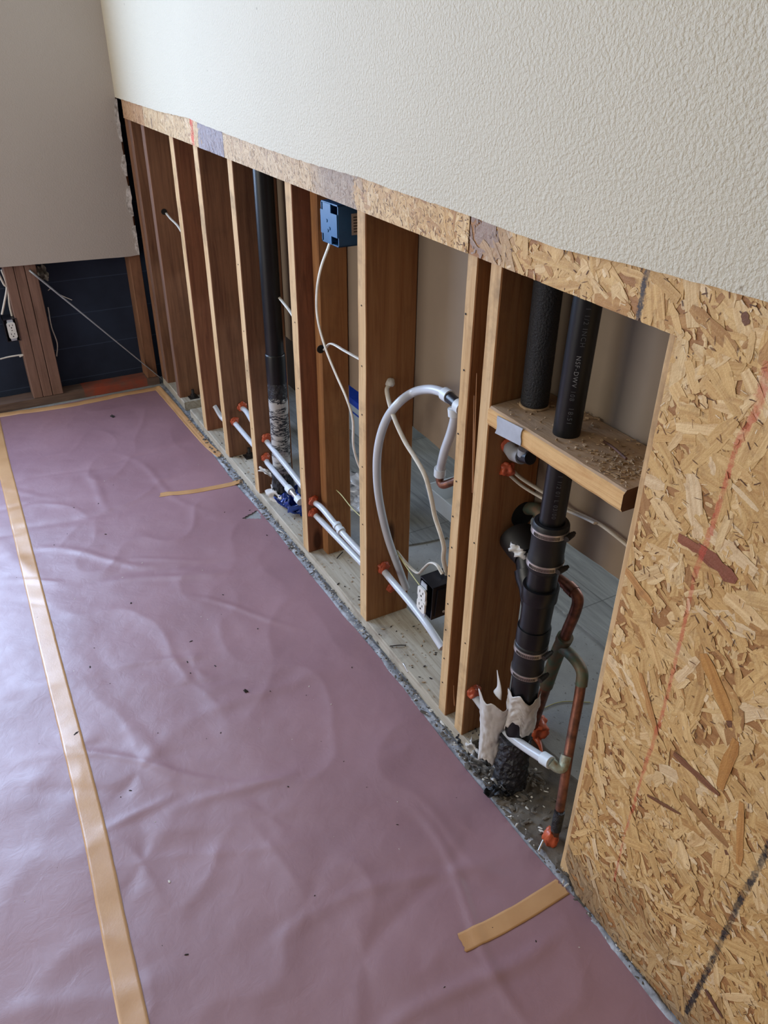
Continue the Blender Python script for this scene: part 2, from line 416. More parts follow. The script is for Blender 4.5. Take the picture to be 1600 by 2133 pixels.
# ------------------------------------------------------------------ the setting
bm = bmesh.new(); box(bm, -6.2, 2.6, -4.3, 4.0, -0.15, -0.001)
tag(obj('floor', bm, 'concrete'), kind='structure')
bm = bmesh.new(); box(bm, -6.2, 2.6, -4.3, 4.0, CEIL, CEIL + 0.1)
tag(obj('ceiling', bm, 'wall'), kind='structure')
# textured drywall of the long wall, cut off with a slightly wavy saw line
zc = aty(980, 450, -0.0127).z
cutpts = [(247, 205), (330, 232), (392, 246), (420, 259), (500, 290), (560, 312), (640, 339), (750, 370), (800, 389), (980, 450), (1075, 487), (1170, 520), (1260, 540), (1345, 560), (1480, 596), (1600, 630)]
cz = [(aty(a, b, -0.0127).x, aty(a, b, -0.0127).z) for a, b in cutpts]
def interp(tab, x):
    if x <= tab[0][0]: return tab[0][1]
    for (a, va), (b, vb) in zip(tab, tab[1:]):
        if x <= b: return va + (vb - va) * (x - a) / (b - a)
    return tab[-1][1]
bm = bmesh.new()
xs = [LW + i * 0.02 for i in range(int((2.5 - LW) / 0.02) + 1)]
A = []; 
for x in xs:
    z = interp(cz, x) + 0.0016 * N3(x * 30, 1.0) + 0.0012 * N3(x * 90, 4.0)
    A.append([bm.verts.new((x, -0.0127, z)), bm.verts.new((x, -0.0127, CEIL)), bm.verts.new((x, -0.0002, z + 0.001)), bm.verts.new((x, -0.0002, CEIL))])
for p, q in zip(A, A[1:]):
    bm.faces.new((p[0], q[0], q[1], p[1])).material_index = 0
    bm.faces.new((p[2], p[3], q[3], q[2])).material_index = 1
    bm.faces.new((p[0], p[2], q[2], q[0])).material_index = 1
tag(obj('wall_right', bm, ['wall', 'gypsum']), kind='structure')
# left wall drywall with a window opening and a ragged cut end
bm = bmesh.new()
T = 0.0127
def lw_piece(y0, y1, z0, z1): box(bm, LW - T, LW, y0, y1, z0, z1)
WY0, WY1, WZ0, WZ1 = -2.48, -0.76, 0.76, 2.30
lw_piece(-4.2, WY0, 0.635, CEIL); lw_piece(WY0, WY1, 0.635, WZ0); lw_piece(WY0, WY1, WZ1, CEIL)
lw_piece(WY1, -0.06, 1.263, CEIL); lw_piece(-0.06, -0.0128, 1.263, CEIL)
n = 50
c1 = atx(0, 557, LW); c2 = atx(285, 533, LW)
def zb(y): return c1.z + (c2.z - c1.z) * (y - c1.y) / (c2.y - c1.y)
prev = None; col = []
for i in range(n + 1):
    z = 0.632 + (1.263 - 0.632) * i / n
    ye = -0.014 + 0.004 * N3(z * 14, 2) + 0.003 * N3(z * 45, 5)
    col.append((z, ye))
pts = [Vector((LW, WY1, zb(WY1)))] + [Vector((LW, -0.7 + k * 0.05, zb(-0.7 + k * 0.05) + 0.001 * N3(k * 1.3, 7))) for k in range(0, 14)] + [Vector((LW, ye, z)) for z, ye in col] + [Vector((LW, WY1, 1.263))]
prism(bm, pts, (-T, 0, 0))
tag(obj('wall_left', bm, 'wall_left'), kind='structure')
# pale torn paper and joint compound along the cut end
bm = bmesh.new()
for (z0, z1, wd) in ((1.10, 1.262, 0.010), (0.965, 1.05, 0.012), (0.80, 0.925, 0.014), (0.70, 0.76, 0.012), (0.632, 0.70, 0.008)):
    wd *= 1.5
    k = 14; top = []
    P1 = []; P2 = []
    for i in range(k + 1):
        z = z0 + (z1 - z0) * i / k; ye = -0.010 + 0.004 * N3(z * 14, 2) + 0.003 * N3(z * 45, 5)
        w_ = wd * math.sin(PI * (i + 0.4) / (k + 0.8)) ** 0.5 * (1 + 0.4 * N3(z * 60, 9))
        P1.append(Vector((LW + 0.0006, ye + 0.002, z))); P2.append(Vector((LW + 0.0006, ye - w_, z)))
    prism(bm, P1 + P2[::-1], (0.0016, 0, 0))
tag(obj('trim_1', bm, 'gypsum'), kind='structure')
# outer skin, right wall, near wall with the big window, next room
bm = bmesh.new(); box(bm, -3.87, -3.85, -4.2, 3.9, -0.0, WZ0)
box(bm, -3.87, -3.85, -4.2, WY0, WZ0, WZ1); box(bm, -3.87, -3.85, WY1, 3.9, WZ0, WZ1); box(bm, -3.87, -3.85, -4.2, 3.9, WZ1, CEIL)
tag(obj('wall_outer', bm, 'navy'), kind='structure')
bm = bmesh.new(); box(bm, 2.5, 2.6, -4.3, 4.0, 0, CEIL); tag(obj('wall_far', bm, 'wall'), kind='structure')
bm = bmesh.new()
for b in ((-3.9, -3.15, 0, CEIL), (-0.65, 2.5, 0, CEIL), (-3.15, -0.65, 0, 0.5), (-3.15, -0.65, 2.5, CEIL)): box(bm, b[0], b[1], -4.3, -4.2, b[2], b[3])
tag(obj('wall_near', bm, 'wall'), kind='structure')
bm = bmesh.new()
for b in ((-3.85, -3.1, 0, CEIL), (-0.5, 2.5, 0, CEIL), (-3.1, -0.5, 0, 0.6), (-3.1, -0.5, 2.4, CEIL)): box(bm, b[0], b[1], 3.8, 3.9, b[2], b[3])
tag(obj('wall_next_room', bm, 'wall'), kind='structure')
def window(name, axis, c, a0, a1, z0, z1, wd=0.05):
    bm = bmesh.new()
    def b(p0, p1, q0, q1):
        if axis == 'x': box(bm, c - 0.03, c + 0.03, p0, p1, q0, q1, 0.003)
        else: box(bm, p0, p1, c - 0.03, c + 0.03, q0, q1, 0.003)
    b(a0, a1, z0, z0 + wd); b(a0, a1, z1 - wd, z1); b(a0, a0 + wd, z0, z1); b(a1 - wd, a1, z0, z1); mid = (a0 + a1) / 2; b(mid - .02, mid + .02, z0, z1)
    o = tag(obj(name, bm, 'outlet'), kind='structure')
window('window_1', 'x', -3.86, WY0, WY1, WZ0, WZ1); window('window_2', 'y', -4.25, -3.15, -0.65, 0.5, 2.5); window('window_3', 'y', 3.85, -3.1, -0.5, 0.6, 2.4)
# drywall of the next room seen from its back, cut off low with a ragged line
bm = bmesh.new()
YB = 0.1525
cut = [(-3.85, 0.63), (-1.932, 0.624), (-1.62, 0.644), (-1.53, 0.640), (-1.443, 0.636), (-1.2, 0.64), (-1.015, 0.64), (-0.846, 0.645), (2.5, 0.64)]
A = []
x = -3.85
while x <= 2.5:
    z = interp(cut, x) + 0.003 * N3(x * 16, 3) + 0.0015 * N3(x * 60, 8)
    A.append([bm.verts.new((x, YB, z)), bm.verts.new((x, YB, CEIL)), bm.verts.new((x, YB + 0.0127, z)), bm.verts.new((x, YB + 0.0127, CEIL))]); x += 0.02
for p, q in zip(A, A[1:]):
    bm.faces.new((p[0], q[0], q[1], p[1])).material_index = 0
    bm.faces.new((p[2], p[3], q[3], q[2])).material_index = 1
    bm.faces.new((p[0], p[2], q[2], q[0])).material_index = 2
tag(obj('wall_back', bm, ['kraft', 'wall', 'gypsum']), kind='structure')
# vinyl planks of the next room with a broken edge
bm = bmesh.new()
edge = [(-3.85, 0.30), (-2.5, 0.31), (-1.99, 0.335), (-1.93, 0.36), (-1.915, 0.50), (-1.80, 0.535), (-1.46, 0.589), (-1.22, 0.593), (-0.8, 0.60), (2.5, 0.61)]
pts = [Vector((x, interp(edge, x) + 0.006 * N3(x * 40, 3) + 0.004 * N3(x * 130, 6), -0.0005)) for x in [-3.85 + i * 0.0125 for i in range(509)]]
pts += [Vector((2.5, 3.8, -0.0005)), Vector((-3.85, 3.8, -0.0005))]
prism(bm, pts, (0, 0, 0.006))
tag(obj('floor_next_room', bm, 'vinyl'), kind='structure')

# ------------------------------------------------------------------ rosin paper on the floor
EPX = [(310, 790), (330, 812), (450, 955), (492, 1010), (539, 1062), (562, 1090), (633, 1180), (700, 1262), (800, 1380), (934, 1556), (1100, 1762), (1230, 1905), (1405, 2133), (1560, 2330)]
EDGE = [(atz(a, b, 0.003).x, atz(a, b, 0.003).y) for a, b in EPX]
SEAM = [(-3.9, -0.765), (-3.264, -0.79), (-2.875, -0.80), (-1.982, -0.825), (-1.341, -0.841), (-0.852, -0.867), (0.6, -0.93), (2.5, -1.0)]
STAR = [atz(405, 1395), atz(300, 1800), atz(640, 1890), atz(870, 1540), atz(160, 1560), atz(560, 1700), atz(1000, 1750), atz(760, 2000), atz(290, 1610)]
def ridge(v, w): return math.exp(-(v / w) ** 2)
FOLDS = []; _d = atz(620, 1540) - atz(300, 1650); FA = math.atan2(_d.y, _d.x)
rf = random.Random(3)
for i in range(95):
    a = rf.uniform(-3.2, 0.4); b = rf.uniform(-1.7, -0.1); ang = rf.gauss(FA, 0.22) if rf.random() < 0.72 else rf.uniform(0, PI)
    FOLDS.append((a, b, ang, rf.uniform(0.10, 0.38), rf.uniform(0.008, 0.028), rf.uniform(-0.0016, 0.0024)))
def paper_h(x, y):
    h = 0.0045 + 0.0030 * N3(x * 4.2 + 3, y * 2.6) + 0.0016 * N3(x * 9 - y * 3, y * 7 + x * 2, 5) + 0.0006 * N3(x * 26 + y * 6, y * 22 - x * 5, 8)
    r1 = 1 - abs(N3(x * 3.4 + y * 2.0 + 5, y * 4.6 - x * 0.8, 2)) * 3.2
    if r1 > 0: h += 0.0026 * r1 * r1
    for (a, b, ang, L, wd, am) in FOLDS:
        dx, dy = x - a, y - b
        if abs(dx) > 0.5 or abs(dy) > 0.5: continue
        u = dx * math.cos(ang) + dy * math.sin(ang); v = -dx * math.sin(ang) + dy * math.cos(ang) + 0.03 * math.sin(u * 9)
        if abs(u) < L: h += am * 1.75 * (1 - (u / L) ** 2) * ridge(v, wd)
    for k, s in enumerate(STAR):
        dx, dy = x - s.x, y - s.y; d = math.hypot(dx, dy)
        if d < 0.22:
            th = math.atan2(dy, dx)
            h += 0.0022 * (1 - d / 0.22) * 0.75 * math.sin(3 * th + k * 1.7 + 1.2 * math.sin(th * 2 + k)) * min(1, d / 0.06)
    # near the rim the sheet lies flatter
    e = interp(EDGE, x) - y
    if e < 0.16:
        q = max(0.0, e / 0.16); q = q * q * (3 - 2 * q); h = 0.0025 + (h - 0.0025) * q
    return max(h, 0.0012)
TRI = [atz(504, 1083), atz(536, 1063), atz(546, 1081)]
def intri(p, t):
    s = []
    for i in range(3):
        a, b = t[i], t[(i + 1) % 3]; s.append((b.x - a.x) * (p[1] - a.y) - (b.y - a.y) * (p[0] - a.x))
    return all(v > 0 for v in s) or all(v < 0 for v in s)
def sheet(name, ylo, yhi, xr, nv, label, dx=0.0075, under=0.0):
    bm = bmesh.new(); rows = []
    x = xr[0]; dens = 1
    while x < xr[1]:
        y0, y1 = ylo(x), yhi(x)
        rows.append([bm.verts.new((x, y0 + (y1 - y0) * j / nv, paper_h(x, y0 + (y1 - y0) * j / nv) - under)) for j in range(nv + 1)])
        x += dx
    for a, b in zip(rows, rows[1:]):
        for j in range(nv):
            c = (a[j].co + b[j + 1].co) / 2
            if under == 0 and intri(c, TRI): continue
            bm.faces.new((a[j], b[j], b[j + 1], a[j + 1]))
    return tag(obj(name, bm, 'paper', None, True), label, 'floor paper')
sheet('floor_paper', lambda x: interp(SEAM, x) - 0.004, lambda x: interp(EDGE, x) + 0.0012 * N3(x * 25, 2), (LW + 0.025, 1.1), 130, 'mauve rosin paper sheet covering the floor between long tape seam and open wall', 0.0065)
sheet('floor_paper', lambda x: -2.9, lambda x: interp(SEAM, x) + 0.004, (LW + 0.03, 1.1), 110, 'mauve rosin paper sheet on the floor left of the long tape seam', 0.012, 0.0002)
# torn corner flap
fl = bpy.data.objects['floor_paper']
bm = bmesh.new()
p0, p1, p2 = [Vector((p.x, p.y, paper_h(p.x, p.y))) for p in TRI]
def flapf(u, v):
    a = p1.lerp(p2, u); tip = p1.lerp(p2, 0.5) + (p1.lerp(p2, 0.5) - p0) * 0.16 + Vector((0, 0, 0.012))
    b = a.lerp(tip, v); b.z += 0.006 * math.sin(v * PI) + 0.0012 * N3(u * 6, v * 6); return b
wgrid(bm, flapf, 6, 5, Vector((0, 0, 0.0004)))
bm.free()

# ------------------------------------------------------------------ tapes
def ribbon(name, pts, wd, label, lift=0.0006, step=0.012, cross=None, endjag=0.004, group=None):
    P = [Vector((p[0], p[1], 0)) for p in pts]; path = catmull(P, max(4, int(40 / len(P))))
    L = sum((b - a).length for a, b in zip(path, path[1:])); n = max(6, int(L / step))
    # resample
    res = []; acc = 0; i = 0; target = 0; seg = L / n
    cur = path[0]; res.append(cur.copy()); d = 0
    for a, b in zip(path, path[1:]):
        l = (b - a).length
        while d + l >= seg * len(res) - 1e-9 and len(res) <= n:
            t = (seg * len(res) - d) / l if l > 0 else 0; res.append(a.lerp(b, t))
        d += l
    bm = bmesh.new(); m_ = 8; top = []; bot = []
    for i, p in enumerate(res):
        t = (res[min(i + 1, len(res) - 1)] - res[max(i - 1, 0)]).normalized(); s = Vector((-t.y, t.x, 0))
        rt = []; rb = []
        for j in range(m_ + 1):
            w_ = wd(i / (len(res) - 1)) if callable(wd) else wd
            q = p + s * ((j / m_ - 0.5) * w_ * (1 + 0.03 * N3(i * 0.3, j)))
            if i in (0, len(res) - 1): q += t * endjag * N3(j * 1.7, i + 3.3) * 2
            z = max((paper_h(q.x, q.y) if q.y < interp(EDGE, q.x) + 0.003 else 0.006), 0) + lift
            if cross: z += cross(i / (len(res) - 1), j / m_)
            rt.append(bm.verts.new((q.x, q.y, z + 0.0004))); rb.append(bm.verts.new((q.x, q.y, z)))
        top.append(rt); bot.append(rb)
    for i in range(len(res) - 1):
        for j in range(m_):
            bm.faces.new((top[i][j], top[i + 1][j], top[i + 1][j + 1], top[i][j + 1])); bm.faces.new((bot[i][j], bot[i][j + 1], bot[i + 1][j + 1], bot[i + 1][j]))
        bm.faces.new((top[i][0], bot[i][0], bot[i + 1][0], top[i + 1][0])); bm.faces.new((top[i][m_], top[i + 1][m_], bot[i + 1][m_], bot[i][m_]))
    return tag(obj(name, bm, 'tape', None, True), label, 'tape', group)
def Z2(px, py): p = atz(px, py, 0.004); return (p.x, p.y)
ribbon('masking_tape', [(x, y) for x, y in SEAM[:-1] if x > -3.7] if False else [(-3.70, -0.772)] + SEAM[1:-1], 0.050, 'long tan masking tape strip running down the seam between two paper sheets')
ribbon('masking_tape', [Z2(961, 1966), Z2(1030, 1932), Z2(1100, 1892), Z2(1150, 1860), Z2(1172, 1846)], 0.040, 'short wide orange-tan tape strip on the paper nearest the big particle board', endjag=0.003)
ribbon('masking_tape', [Z2(333, 1031), Z2(400, 1024), Z2(450, 1015), Z2(504, 1003)], 0.030, 'short narrow tan tape strip on the paper beside the far pipes')
ribbon('masking_tape', [Z2(-60, 874), Z2(60, 857), Z2(160, 842), Z2(250, 823), Z2(330, 808)], 0.045, 'tan tape strip along the paper edge under the dark blue wall', cross=lambda u, v: 0.004 * math.sin(v * PI))
ribbon('masking_tape', [Z2(327, 808), Z2(360, 845), Z2(400, 892), Z2(430, 925), Z2(460, 952)], 0.030, 'tan tape strip along the paper edge starting in the far corner', cross=lambda u, v: 0.008 * v * (1 - u) + 0.004 * abs(N3(u * 9, v * 3)))

# ------------------------------------------------------------------ gap strip between paper and plate
bm = bmesh.new(); rows = []
x = -3.72
while x < 0.8:
    r = []
    for j in range(13):
        y = -0.024 + 0.041 * j / 12
        lump = max(0.0, 0.35 + 1.3 * N3(x * 9, y * 60, 1)) * 0.007 + 0.004 * abs(N3(x * 55, y * 160, 6))
        amp = 1.0 if x < -1.0 else (0.5 if x < -0.6 else 1.5)
        prof = math.sin(PI * min(1, max(0, (j - 2) / 9.0)))
        r.append(bm.verts.new((x, y, 0.0003 + lump * amp * prof)))
    rows.append(r); x += 0.008
for a, b in zip(rows, rows[1:]):
    for j in range(12): bm.faces.new((a[j], b[j], b[j + 1], a[j + 1]))
tag(obj('mortar_crust', bm, 'crust', None, True), 'rough grey crust of old mortar between the paper edge and the wall plate', 'mortar', kind='stuff')
bm = bmesh.new(); rows = []
for i in range(60):
    x = -1.08 + 0.46 * i / 59; r = []
    for j in range(40):
        y = -0.012 + (0.215 + 0.03 * N3(x * 14, 3) - 0.25 * max(0, x + 0.80)) * j / 39
        e = min(i, 59 - i, j, 39 - j) / 6.0
        r.append(bm.verts.new((x, y, (0.004 + 0.008 * N3(x * 18, y * 18) + 0.003 * N3(x * 70, y * 70)) * min(1, e) + 0.0004 if e > 0 else -0.002)))
    rows.append(r)
for a, b in zip(rows, rows[1:]):
    for j in range(39): bm.faces.new((a[j], b[j], b[j + 1], a[j + 1]))
tag(obj('dirt_patch', bm, 'concrete_dirty', None, True), 'dark dirty patch of concrete and grit around the pipe bases', 'dirt', kind='stuff')

# ------------------------------------------------------------------ bottom plates
def board(name, x0, x1, y0, y1, z0, z1, mats, label, cat, axis='z', bev=0.002, bow=0.0015, seed=0.0, nails=(), front=None, parent=None, group=None):
    """sawn board with slightly bowed, eased edges; front: material index of the room-facing edge"""
    bm = bmesh.new(); N = 40; sec = []
    if axis == 'z': a0, a1 = z0, z1
    else: a0, a1 = x0, x1
    def section(t):
        if axis == 'z':
            dx = bow * N3(t * 2.1 + seed, seed); c = []
            j = [0.0008 * N3(t * 23 + seed, k * 3.3) for k in range(8)]
            for k, (u, v) in enumerate([(x0 + bev, y0), (x1 - bev, y0), (x1, y0 + bev), (x1, y1 - bev), (x1 - bev, y1), (x0 + bev, y1), (x0, y1 - bev), (x0, y0 + bev)]):
                c.append(bm.verts.new((u + dx + j[k], v + j[(k + 3) % 8], t)))
            return c
        c = []
        j = [0.0010 * N3(t * 23 + seed, k * 3.3) for k in range(8)]
        for k, (u, v) in enumerate([(y0, z0 + bev), (y0, z1 - bev), (y0 + bev, z1), (y1 - bev, z1), (y1, z1 - bev), (y1, z0 + bev), (y1 - bev, z0), (y0 + bev, z0)]):
            c.append(bm.verts.new((t, u + j[k], v + j[(k + 3) % 8])))
        return c
    S = [section(a0 + (a1 - a0) * i / N) for i in range(N + 1)]
    for a, b in zip(S, S[1:]):
        for k in range(8):
            f = bm.faces.new((a[k], a[(k + 1) % 8], b[(k + 1) % 8], b[k]))
            if front is not None and k in (0, 7): f.material_index = front
    bm.faces.new(S[0][::-1]); bm.faces.new(S[-1])
    for (nx, nz) in nails:
        r = bmesh.ops.create_circle(bm, cap_ends=True, radius=0.0022, segments=10, matrix=Matrix.Translation((nx, y0 - 0.0012, nz)) @ Matrix.Rotation(PI / 2, 4, 'X'))
        for v in r['verts']:
            for f in v.link_faces: f.material_index = len(mats) - 1
    o = obj(name, bm, mats, parent)
    if label: tag(o, label, cat, group)
    return o
Y0 = 0.0125; Y1 = 0.1515
board('bottom_plate', -3.30, -1.075, 0.0135, Y1, 0.0, 0.041, ['plate'], 'long dusty grey-brown bottom plate under the open wall studs', 'wood plate', 'x', 0.003, seed=2)
board('bottom_plate', -3.74, -3.385, 0.0135, Y1, 0.0, 0.041, ['plate'], 'short grey-brown piece of bottom plate in the far corner behind the notch', 'wood plate', 'x', 0.003, seed=5)
bm = bmesh.new(); box(bm, -3.385, -3.30, 0.09, Y1, 0, 0.036, 0.002)
tag(obj('plate_filler', bm, 'plate'), 'small wood filler block behind the dark notch in the bottom plate', 'wood block')

# ------------------------------------------------------------------ studs
ZT = 2.4
def stud(x0, x1, mat, label, y0=Y0, y1=Y1, z0=0.041, seed=0.0, front='wood_front_lit', nails=()):
    return board('wall_stud', x0, x1, y0, y1, z0, ZT, [mat, front, 'dark'], label, 'wall stud', 'z', 0.002, 0.0018, seed, nails, 1)
stud(-3.742, -3.700, 'wood_dark', 'dark stud in the far corner behind the cut left wall', seed=9, front='wood_dark')
stud(-3.690, -3.645, 'wood_dark', 'reddish-brown stud closest to the far corner, right of the dark gap', seed=1, front='wood_left')
stud(-3.487, -3.443, 'wood_dark', 'brown stud with thin dull tan edge, far stud with the white cable hole', seed=2, front='wood_left')
stud(-3.100, -3.050, 'wood_red', 'brown stud with a splintered pale edge, behind the first bolt', seed=3)
s3 = stud(-2.823, -2.774, 'wood_dark', 'brown stud with two orange seals, left of the far plain stud with rough edge', seed=4)
stud(-2.492, -2.449, 'wood_dark', 'brown stud with weathered edge coloured pale as lit just left of the big far black pipe', seed=5, nails=[(-2.47, z) for z in (0.30, 0.52, 0.66, 0.88)])
stud(-2.054, -2.010, 'wood_red', 'reddish stud with bright edge just right of the big far black pipe', seed=6, nails=[(-2.03, z) for z in (0.35, 0.62, 0.82)])
board('wall_stud', -2.008, -1.970, 0.062, Y1, 0.041, ZT, ['wood_orange', 'wood_orange', 'dark'], 'set-back orange stud doubled behind the reddish stud, under the blue box', 'wall stud', 'z', 0.004, 0.001, 7, (), 1)
stud(-1.645, -1.604, 'wood_orange', 'wide orange stud behind the white pipe loop', seed=8, nails=[(-1.625, z) for z in (0.20, 0.37, 0.55, 0.70, 0.83, 0.98)])
stud(-1.211, -1.178, 'wood_orange', 'narrow orange stud dotted with nail holes, right of the black outlet box', seed=10.5, nails=[(-1.20 + 0.008 * math.sin(k * 3.1), z) for k, z in enumerate((0.14, 0.22, 0.31, 0.39, 0.47, 0.55, 0.63, 0.72, 0.83, 0.97, 1.08))])
s8 = stud(-1.139, -1.105, 'wood_orange', 'broad orange stud holding the wood cross block, left of the black pipes', seed=11, nails=[(-1.12, 0.33), (-1.118, 0.61)])
stud(-0.724, -0.680, 'wood_block', 'pale stud edge peeking out left of the big particle board', z0=0.003, seed=12)
# splinters on two studs
def splinter(parent, a, b, w0, mat='wood_front_lit'):
    bm = bmesh.new(); a = Vector(a); b = Vector(b)
    sweep(bm, catmull([a, a.lerp(b, .5) + Vector((0.002, -0.002, 0)), b], 4), lambda t: w0 * (1 - 0.85 * t) + 0.0004, 6, (1, .5))
    obj('splinter', bm, mat, parent, True)
splinter(s8, (-1.141, 0.016, 0.72), (-1.160, 0.014, 0.93), 0.004, 'wood_orange')
splinter(s8, (-1.143, 0.020, 0.70), (-1.152, 0.010, 0.98), 0.003, 'wood_orange')
splinter(s8, (-1.150, 0.018, 0.10), (-1.152, 0.012, 0.17), 0.002, 'wood_orange')

# ------------------------------------------------------------------ left wall framing
def lstud(y0, y1, label, seed, mat='wood_left', z0=0.040):
    bm = bmesh.new(); N = 20; S = []
    for i in range(N + 1):
        t = z0 + (ZT - z0) * i / N; bv = 0.0025
        S.append([bm.verts.new((px_, py_ + 0.001 * N3(t * 3 + seed, k), t)) for k, (px_, py_) in enumerate([(LW - T - .001, y0 + bv), (LW - T - .001, y1 - bv), (LW - T - .001 - bv, y1), (-3.849, y1), (-3.849, y0), (LW - T - .001 - bv, y0)])])
    for a, b in zip(S, S[1:]):
        for k in range(6): bm.faces.new((a[k], a[(k + 1) % 6], b[(k + 1) % 6], b[k]))
    bm.faces.new(S[0]); bm.faces.new(S[-1][::-1])
    tag(obj('wall_stud', bm, mat), label, 'wall stud')
lstud(-0.583, -0.543, 'outer left board of the triple stud beside the white outlet', 1)
lstud(-0.541, -0.500, 'middle board of the triple stud under the left wall', 2)
lstud(-0.498, -0.452, 'right board of the triple stud, nearest the dark blue panel', 3)
lstud(-0.055, -0.004, 'corner stud at the right end of the dark blue panel', 4, 'wood_dark')
bm = bmesh.new(); N = 60
A = [[bm.verts.new((x, y, z + 0.0015 * N3(y * 20, x * 30, z * 9))) for (x, z) in ((LW - 0.012, 0), (LW - 0.012, 0.038), (-3.849, 0.038), (-3.849, 0))] for y in [-4.1 + 4.1 * i / 200 for i in range(201)]]
for a, b in zip(A, A[1:]):
    for k in range(4): bm.faces.new((a[k], a[(k + 1) % 4], b[(k + 1) % 4], b[k]))
bm.faces.new(A[0]); bm.faces.new(A[-1][::-1])
tag(obj('bottom_plate', bm, 'redplate'), 'bottom plate under the dark blue panel, stained reddish-orange', 'wood plate')
bm = bmesh.new()
sweep(bm, [Vector((LW - 0.006, -0.482 + 0.50 * t, 0.618 - 0.60 * t)) for t in [i / 20 for i in range(21)]], lambda t: 0.013 - 0.007 * t, 10, (1.0, 0.35))
tag(obj('metal_brace', bm, 'galv', None, True), 'thin dusty diagonal metal brace crossing the dark blue panel', 'brace')
bm = bmesh.new(); scrap(bm, (LW - 0.02, -0.43, 0.60), 0.07, 3.3, 0.5, 10, tilt=(0.3, 1.2, 0.2)); 
tag(obj('dust_tuft', bm, 'concrete_dirty', None, True), 'ragged grey tuft of dusty paper at the top of the metal brace', 'debris')
tube('cable', [atx(0, 748, -3.80), atx(20, 743, -3.80), atx(48, 739, -3.79), (-3.79, -0.60, 0.235)], 0.0035, 'cable'); tag(bpy.data.objects['cable'], 'thin white wire running into the triple stud below the outlet', 'cable')
o = tube('cable', [atx(100, 605, -3.82), atx(107, 602, -3.82), atx(125, 614, -3.82), atx(150, 625, -3.81)], 0.0018, 'cable'); tag(o, 'short thin wire under the diagonal metal brace', 'cable')
o = tube('cable', [atx(100, 640, -3.82), atx(107, 680, -3.82), atx(119, 715, -3.82), atx(118, 742, -3.82)], 0.0028, 'cable'); tag(o, 'thin grey wire hanging beside the right board of the triple stud', 'cable')

def receptacle(parent, c, wv, hv, nv, W=0.034, H=0.068):
    """duplex receptacle: c centre, wv width dir, hv up dir, nv facing dir"""
    def P(a, b, d): return c + wv * a + hv * b + nv * d
    bm = bmesh.new()
    for s in (1, -1):
        pts = [P(W / 2 * math.copysign(min(1, abs(math.cos(t)) * 1.25), math.cos(t)), s * 0.0195 + 0.0165 * math.copysign(min(1, abs(math.sin(t)) * 1.15), math.sin(t)), 0.004) for t in [2 * PI * k / 24 for k in range(24)]]
        prism(bm, pts, nv * 0.005)
    prism(bm, [P(-W / 2, -0.008, .003), P(W / 2, -0.008, .003), P(W / 2, .008, .003), P(-W / 2, .008, .003)], nv * 0.004)
    obj('receptacle_face', bm, 'outlet', parent)
    bm = bmesh.new()
    for s in (1, -1):
        for dx, dz, a, b in ((-0.0065, 0.004, 0.0012, 0.004), (0.0065, 0.004, 0.0012, 0.0032), (0, -0.007, 0.0024, 0.0024)):
            cx, cz_ = dx, s * 0.0195 + dz
            prism(bm, [P(cx - a, cz_ - b, .009), P(cx + a, cz_ - b, .009), P(cx + a, cz_ + b, .009), P(cx - a, cz_ + b, .009)], nv * 0.0004)
    prism(bm, [P(0.0022 * math.cos(t), 0.0022 * math.sin(t), .007) for t in [2 * PI * k / 10 for k in range(10)]], nv * 0.0006)
    obj('slots', bm, 'dark', parent)
    for s in (1, -1):
        bm = bmesh.new()
        prism(bm, [P(-.013, s * .036, .001), P(.013, s * .036, .001), P(.011, s * .050, .001), P(-.011, s * .050, .001)], nv * 0.002)
        obj('mounting_strap', bm, 'galv', parent)
def ebox(parent, c, wv, hv, nv, W, H, D, mat, wall=0.0025):
    """open-front electrical box; front rim at c"""
    def P(a, b, d): return c + wv * a + hv * b - nv * d
    bm = bmesh.new()
    def slab(a0, a1, b0, b1, d0, d1):
        prism(bm, [P(a0, b0, d0), P(a1, b0, d0), P(a1, b1, d0), P(a0, b1, d0)], -nv * (d1 - d0))
    slab(-W / 2, W / 2, -H / 2, H / 2, D - wall, D)
    slab(-W / 2, W / 2, H / 2 - wall, H / 2, 0, D); slab(-W / 2, W / 2, -H / 2, -H / 2 + wall, 0, D)
    slab(-W / 2, -W / 2 + wall, -H / 2, H / 2, 0, D); slab(W / 2 - wall, W / 2, -H / 2, H / 2, 0, D)
    return obj('box_shell', bm, mat, parent)
def frame(rotz, tilt=0.0):
    wv = Vector((math.cos(rotz), math.sin(rotz), 0)); nv = Vector((math.sin(rotz), -math.cos(rotz), 0)); hv = Vector((0, 0, 1))
    R = Matrix.Rotation(tilt, 3, nv); return R @ wv, R @ hv, nv
# outlet in the left wall: faces +x
wv, hv, nv = Vector((0, 1, 0)), Vector((0, 0, 1)), Vector((1, 0, 0))
c = atx(25, 688, LW - 0.01)
ob = empty('outlet_box', (c.x, c.y, c.z - 0.05)); tag(ob, 'black outlet box with a white receptacle left of the triple stud', 'outlet')
ebox(ob, c, wv, hv, nv, 0.056, 0.100, 0.07, 'black_box'); receptacle(ob, c - nv * 0.004, wv, hv, nv)
for k, pts in enumerate(([(-6, 565), (8, 592), (14, 600), (9, 630), (4, 655)], [(3, 562), (12, 585), (17, 605), (20, 635), (25, 658)])):
    pp = [atx(a, b, -3.79) for a, b in pts]
    o = tube('cable', pp, 0.0045, 'cable'); tag(o, ['left one of two white cables entering the top of the left outlet box', 'right one of two white cables entering the top of the left outlet box'][k], 'cable', None)

